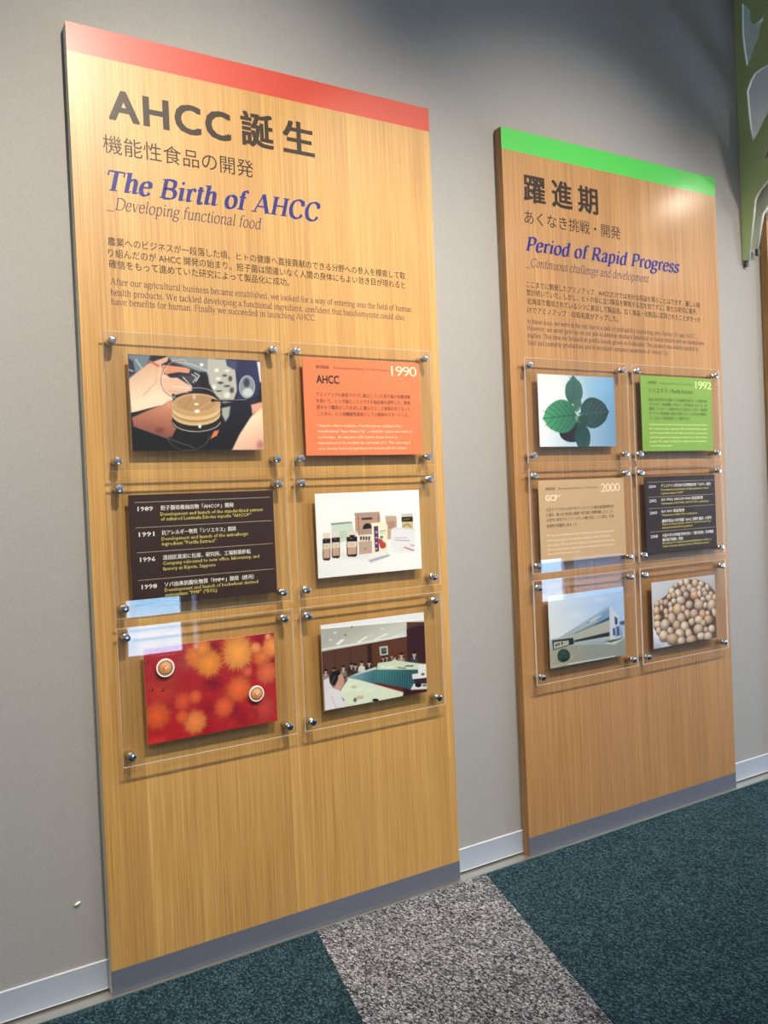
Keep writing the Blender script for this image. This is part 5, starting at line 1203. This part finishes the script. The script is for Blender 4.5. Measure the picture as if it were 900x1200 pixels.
card_frame(CA, RZ[1], M['card_brown'], [
    ('white_lettering', [('1989', -.192, .1025, .044, .0185, '.008 .9'), ('1991', -.192, .0305, .044, .0185, '.008 .9'), ('1996', -.192, -.0405, .044, .0185, '.008 .9'), ('1998', -.191, -.1175, .044, .0185, '.008 .9'),
                         ('担子菌培養抽出物「AHCC®」開発', -.127, .1035, .220, .0150, '.014'), ('抗アレルギー物質「シソエキス」開発', -.127, .0325, .224, .0150, '.014'),
                         ('清田区真栄に社屋、研究所、工場新築移転', -.127, -.0385, .267, .0150, '.014'), ('ソバ由来抗酸化物質「PMP®」開発（終売）', -.126, -.1155, .273, .0150, '.014')], M['ink_white']),
    ('yellow_lettering', [('Development and launch of the standardized extract', -.128, .0865, .313, .0145, '.008'), ('of cultured Lentinula Edodes mycelia "AHCC®"', -.128, .0725, .275, .0145, '.008'),
                          ('Development and launch of the anti-allergic', -.128, .016, .263, .0145, '.008'), ('ingredient "Perilla Extract"', -.128, .0015, .161, .0145, '.008'),
                          ('Company relocated to new office, laboratory, and', -.128, -.054, .295, .0145, '.008'), ('factory at Kiyota, Sapporo', -.128, -.0695, .156, .0145, '.008'),
                          ('Development and launch of buckwheat derived', -.126, -.1305, .285, .0145, '.008'), ('antioxidant "PMP" (*EOL)', -.126, -.1445, .155, .0145, '.008')], M['ink_yellow'])],
    [(.1275, -.2, .211), (.056, -.2, .213), (-.014, -.2, .213), (-.092, -.2, .213)],
    'clear acrylic frame with dark brown timeline from 1989 to 1998', g1, dx=.002, dz=-.008, W=.437, H=.313)
photo_frame(CB, RZ[1], 'products', 'clear acrylic frame with white photo of bottles and boxes', g1, W=.392, H=.267, dx=.0, dz=-.001)
fz = photo_frame(CA, RZ[2], 'fuzz', 'clear acrylic frame with red photo of fuzzy orange balls', g1, nx=260, dx=.004, dz=-.008)
photo_frame(CB, RZ[2], 'meeting', 'clear acrylic frame with photo of people at conference tables', g1, W=.392, dz=-.005)

photo_frame(CG, RZ[0], 'leaf', 'clear acrylic frame with photo of a green leafy plant', g2, dx=-.004, dz=.001)
card_frame(CH, RZ[0], M['card_green'], [
    ('dark_lettering', [('開発経緯', -.172, .120, .047, .0125, '.01'), ('Development History of Our Products', -.107, .120, .206, .0125, '.002'),
                        ('シソエキス / Perilla Extract', -.172, .0845, .270, .0240, '.012'),
                        ('独自の分析で発見された紫蘇のもつ免疫調整作用を調べる。その抽出物を調', -.173, .050, .359, .0140, '.016'),
                        ('べてみると「免疫調整」があることが効果的にわかった。実', -.173, .031, .359, .0140, '.016'),
                        ('験的にアレルギーに効果があるかも知れないと考え、抽出液', -.173, .0125, .359, .0140, '.016'),
                        ('をアトピー性皮膚炎の部分に塗布したところかゆみが軽減し', -.172, -.0065, .359, .0140, '.016'),
                        ('たことから、抗炎症素材として開発された。', -.172, -.026, .252, .0140, '.016')], M['ink_olive']),
    ('pale_lettering', [('1992', .117, .1075, .104, .045, '.004 .85'),
                        ('Perilla leaf has been a herb of great value and good for human health in', -.174, -.050, .360, .0125, '.01'),
                        ('life. It contains various compounds. We found that perilla has effects', -.174, -.0675, .359, .0125, '.01'),
                        ('and then observed effects for itch. At first we tested it on many people', -.174, -.085, .358, .0125, '.01'),
                        ('and it strongly worked, giving good results for the skin of many', -.174, -.1025, .354, .0125, '.01'),
                        ('people. The extract is helpful to reduce itch and irritation', -.174, -.1195, .352, .0125, '.01'),
                        ('as an anti-allergic agent.', -.174, -.137, .132, .0125, '.01')], M['ink_lime'])],
    None, 'clear acrylic frame with lime green sign reading 1992', g2, dx=.001, dz=-.002)
card_frame(CG, RZ[1], M['card_tan'], [
    ('dark_lettering', [('開発経緯', -.184, .1125, .046, .0125, '.012'), ('Development History of Our Products', -.120, .1125, .206, .0125, '.006'),
                        ('大豆イソフラボンの中でもゲニステインの新生血管抑制作用', -.186, .0335, .352, .0145, '.014'),
                        ('に着目。新入女子社員の提案で担子菌と発酵培養したところ、', -.186, .0140, .352, .0145, '.014'),
                        ('大豆中に存在するイソフラボンの糖を切ることに成功。生体', -.186, -.0055, .352, .0145, '.014'),
                        ('利用性が飛躍的に高まった。', -.186, -.0275, .157, .0145, '.014')], M['ink_black']),
    ('white_lettering', [('2000', .1005, .0975, .105, .047, '.003 .85'), ('GCP', -.187, .0725, .062, .031, '.035'), ('®', -.122, .0835, .013, .015, '.02'),
                         ('We focused on isoflavones effect of genistein, antibiosis angiogenesis', -.187, -.061, .352, .0120, '.008'),
                         ('and its suppression . A new female employee tried to ferment it', -.187, -.0795, .332, .0120, '.008'),
                         ('with culture. The mycelia cut isoflavones and became free from sugar.', -.187, -.0975, .354, .0120, '.008'),
                         ('The extract found is easily taken into human body, it increased', -.187, -.1145, .352, .0120, '.008'),
                         ('the useful absorption rate.', -.187, -.130, .166, .0120, '.008')], M['ink_cream'])],
    None, 'clear acrylic frame with tan sign reading 2000', g2, dx=.004, dz=-.005, W=.446)
card_frame(CH, RZ[1], M['card_plum'], [
    ('white_lettering', [('2000', -.192, .1035, .043, .0170, '.012 .9'), ('2002', -.192, .045, .043, .0170, '.012 .9'), ('2003', -.191, -.0045, .043, .0170, '.012 .9'), ('2005', -.191, -.101, .043, .0170, '.012 .9'),
                         ('ゲニステイン高含有大豆発酵抽出物「GCP®」開発', -.119, .1055, .311, .0145, '.016'), ('ISO 9002, HACCP-9000 認証取得', -.120, .0485, .259, .0145, '.016'),
                         ('ISO 9001 認証取得', -.121, .0, .140, .0145, '.016'), ('機能性食品の科学書籍「AHCC 基礎と臨床」を発刊', -.120, -.040, .309, .0145, '.016'),
                         ('大阪大学大学院医学研究科に「補完医療」生体機能', -.122, -.100, .324, .0145, '.016'), ('補完医学講座」開設', -.122, -.118, .127, .0145, '.016')], M['ink_white']),
    ('yellow_lettering', [('Development and launch of high genistein content', -.120, .0905, .299, .0125, '.012'), ('soybean extract "GCP®"', -.120, .0755, .139, .0125, '.012'),
                          ('Obtainment of ISO 9002, HACCP-9000 certification', -.121, .0335, .297, .0125, '.012'), ('Obtainment of ISO 9001 certification', -.120, -.0145, .218, .0125, '.012'),
                          ('"Basic and Clinical Studies of AHCC", the first book on an', -.121, -.0525, .304, .0125, '.012'), ('immune functional food, published', -.120, -.066, .186, .0125, '.012'),
                          ('Endowment for complementary and alternative medicine at', -.123, -.130, .306, .0125, '.012'), ('Osaka University Graduate School of Medicine opened', -.123, -.1435, .290, .0125, '.012')], M['ink_yellow'])],
    [(.127, -.199, .212), (.066, -.198, .213), (.0195, -.196, .215), (-.0765, -.195, .214)],
    'clear acrylic frame with dark timeline from 2000 to 2005', g2, dx=.002, dz=-.009, W=.437, H=.316)
photo_frame(CG, RZ[2], 'building', 'clear acrylic frame with photo of a long pale office building', g2, dx=.005, dz=-.006)
photo_frame(CH, RZ[2], 'beans', 'clear acrylic frame with close photo of piled pale beans', g2, W=.393, dx=.0, dz=-.005)

# round orange-slice badges stuck on the acrylic over the red photo
def badge(x, z, r, rot, label):
    e = empty('round_badge', (x, -.0391, z), label, 'badge', 'orange-slice badges on the red photo')
    bm = bmesh.new(); lathe_y(bm, [(0, 0), (r * .96, 0), (r, -.0008), (r, -.0030), (r * .97, -.0036), (r * .86, -.0036), (r * .85, -.0032), (0, -.0032)], 0, 0, 40)
    bm_obj('rim', bm, M['white'], e)['label'] = 'white round rim'
    bm = bmesh.new(); lathe_y(bm, [(0, -.0032), (r * .85, -.0032), (r * .84, -.0036), (0, -.0038)], 0, 0, 40); bm_obj('face', bm, M['badge_face'], e)['label'] = 'tan printed face'
    bm = bmesh.new()
    for k in range(18):
        a = 2 * math.pi * k / 18; d = .10
        q = [bm.verts.new((rr * r * math.cos(a + s), -.00385, rr * r * math.sin(a + s))) for rr, s in ((.60, -d * .8), (.82, -d), (.82, d), (.60, d * .8))]
        bm.faces.new(q[::-1])
    o = bm_obj('segment_marks', bm, M['badge_mark'], e)
    bm = bmesh.new()
    for cx, cz, rx in ((-.22, -.05, .20), (.16, .12, .18), (-.12, -.24, .12)):
        q = [bm.verts.new((r * (cx + rx * math.cos(a)), -.0041, r * (cz + rx * .8 * math.sin(a)))) for a in np.linspace(0, 2 * math.pi, 15)[:-1]]
        bm.faces.new(q)
    bm_obj('orange_marks', bm, M['badge_orange'], e)
    bm = bmesh.new()
    for cx, cz, rx in ((.02, -.02, .10), (.20, .14, .09)):
        q = [bm.verts.new((r * (cx + rx * math.cos(a)), -.0043, r * (cz + rx * math.sin(a)))) for a in np.linspace(0, 2 * math.pi, 13)[:-1]]
        bm.faces.new(q)
    bm_obj('highlight_marks', bm, M['white'], e)
    e.rotation_euler = (0, rot, 0)
badge(.180, .905, .0262, .2, 'orange-slice badge with white rim at upper left of the red photo')
badge(.4517, .7885, .0240, -.1, 'orange-slice badge with white rim at lower right of the red photo')

# chip of white filler standing out of the wall
bm = bmesh.new(); bmesh.ops.create_icosphere(bm, subdivisions=2, radius=1)
for v in bm.verts: v.co = Vector((v.co.x * .0085 + .002 * v.co.z, v.co.y * .005, v.co.z * .0048 + .0022 * v.co.x))
tag(bm_obj('wall_peg', bm, M['white'], None, (-.0745, YW - .0045, .2715), True), 'tiny white peg in the grey wall left of the red-topped panel', 'peg')

# ================================================================== TREE CUT-OUT at the right
def cutout(name, outline, holes, x0, x1, parent, face, rim):
    """board standing out from the wall: outline and holes in (y, z), thickness along x"""
    cu = bpy.data.curves.new('c', 'CURVE'); cu.dimensions = '2D'; cu.fill_mode = 'BOTH'; cu.extrude = (x1 - x0) / 2
    for pts in [outline] + holes:
        sp = cu.splines.new('POLY'); sp.points.add(len(pts) - 1); sp.use_cyclic_u = True
        for q, (y, z) in zip(sp.points, pts): q.co = (y, z, 0, 1)
    ob = bpy.data.objects.new('c', cu); COL.objects.link(ob)
    dg = bpy.context.evaluated_depsgraph_get(); dg.update()
    me = bpy.data.meshes.new_from_object(ob.evaluated_get(dg)); bpy.data.objects.remove(ob)
    bm = bmesh.new(); bm.from_mesh(me); bpy.data.meshes.remove(me)
    bmesh.ops.remove_doubles(bm, verts=bm.verts[:], dist=1e-5)
    for v in bm.verts: v.co = Vector(((x0 + x1) / 2 + v.co.z, v.co.x, v.co.y))
    bm.normal_update()
    for f in bm.faces: f.material_index = 0 if abs(f.normal.x) > .7 else 1
    return bm_obj(name, bm, [face, rim], parent)
TR = empty('tree_cutout', (2.95, .03, 2.37), 'green tree-shaped cut-out board with white edges above far right panel', 'wall decoration')
def off(p): return [(y - .03, z - 2.37) for y, z in p]
# outlines below are in (y, z) of the room, brought to the tree's own base
out1 = [(.039, 2.379), (.012, 2.371), (-.033, 2.636), (-.055, 2.665), (-.102, 2.700), (-.18, 2.765), (-.30, 2.86), (-.42, 2.99), (-.55, 3.16), (-.70, 3.30), (-.72, 3.70), (.039, 3.70)]
h1 = [(.000, 3.532), (-.012, 3.515), (-.025, 3.499), (-.044, 3.474), (-.043, 3.445), (-.045, 3.418), (-.058, 3.406), (-.073, 3.404), (-.090, 3.408), (-.114, 3.425), (-.098, 3.392), (-.084, 3.365), (-.082, 3.345), (-.072, 3.322), (-.058, 3.308), (-.035, 3.262), (-.014, 3.232), (-.006, 3.30), (.002, 3.39)]
h2 = [(-.030, 2.886), (-.018, 3.00), (-.010, 3.13), (-.030, 3.166), (-.050, 3.190), (-.085, 3.198), (-.13, 3.20), (-.20, 3.185), (-.19, 3.12), (-.15, 3.06), (-.113, 2.995), (-.070, 2.935)]
h3 = [(-.080, 2.786), (-.098, 2.83), (-.125, 2.90), (-.18, 2.97), (-.27, 3.03), (-.25, 2.95), (-.19, 2.87), (-.13, 2.82)]
h4 = [(-.20, 3.30), (-.24, 3.42), (-.34, 3.50), (-.45, 3.52), (-.40, 3.40), (-.30, 3.32)]
# the board's coordinates are shifted so that x, y and z are local to the tree's base
cutout('front_board', off(out1), [off(h1), off(h2), off(h3), off(h4)], 0, .016, TR, M['tree_green'], M['tree_white'])
out2 = [(.039, 2.44), (.004, 2.43), (-.030, 2.575), (-.07, 2.62), (-.13, 2.67), (-.25, 2.77), (-.38, 2.90), (-.50, 3.08), (-.52, 3.25), (-.30, 3.12), (-.12, 2.94), (-.03, 2.90), (.039, 2.92)]
cutout('back_board', off(out2), [],   .052, .070, TR, M['tree_white'], M['tree_white'])
for (ly, lz, xa, xb) in ((.0, .0, -.0, .02), (-.012, .055, .066, .086)):
    bm = bmesh.new(); box(bm, xa + .004, xb, ly - .010, ly + .006, lz - .022, lz + .008, bevel=.002); bm_obj('peg', bm, M['peg'], TR)
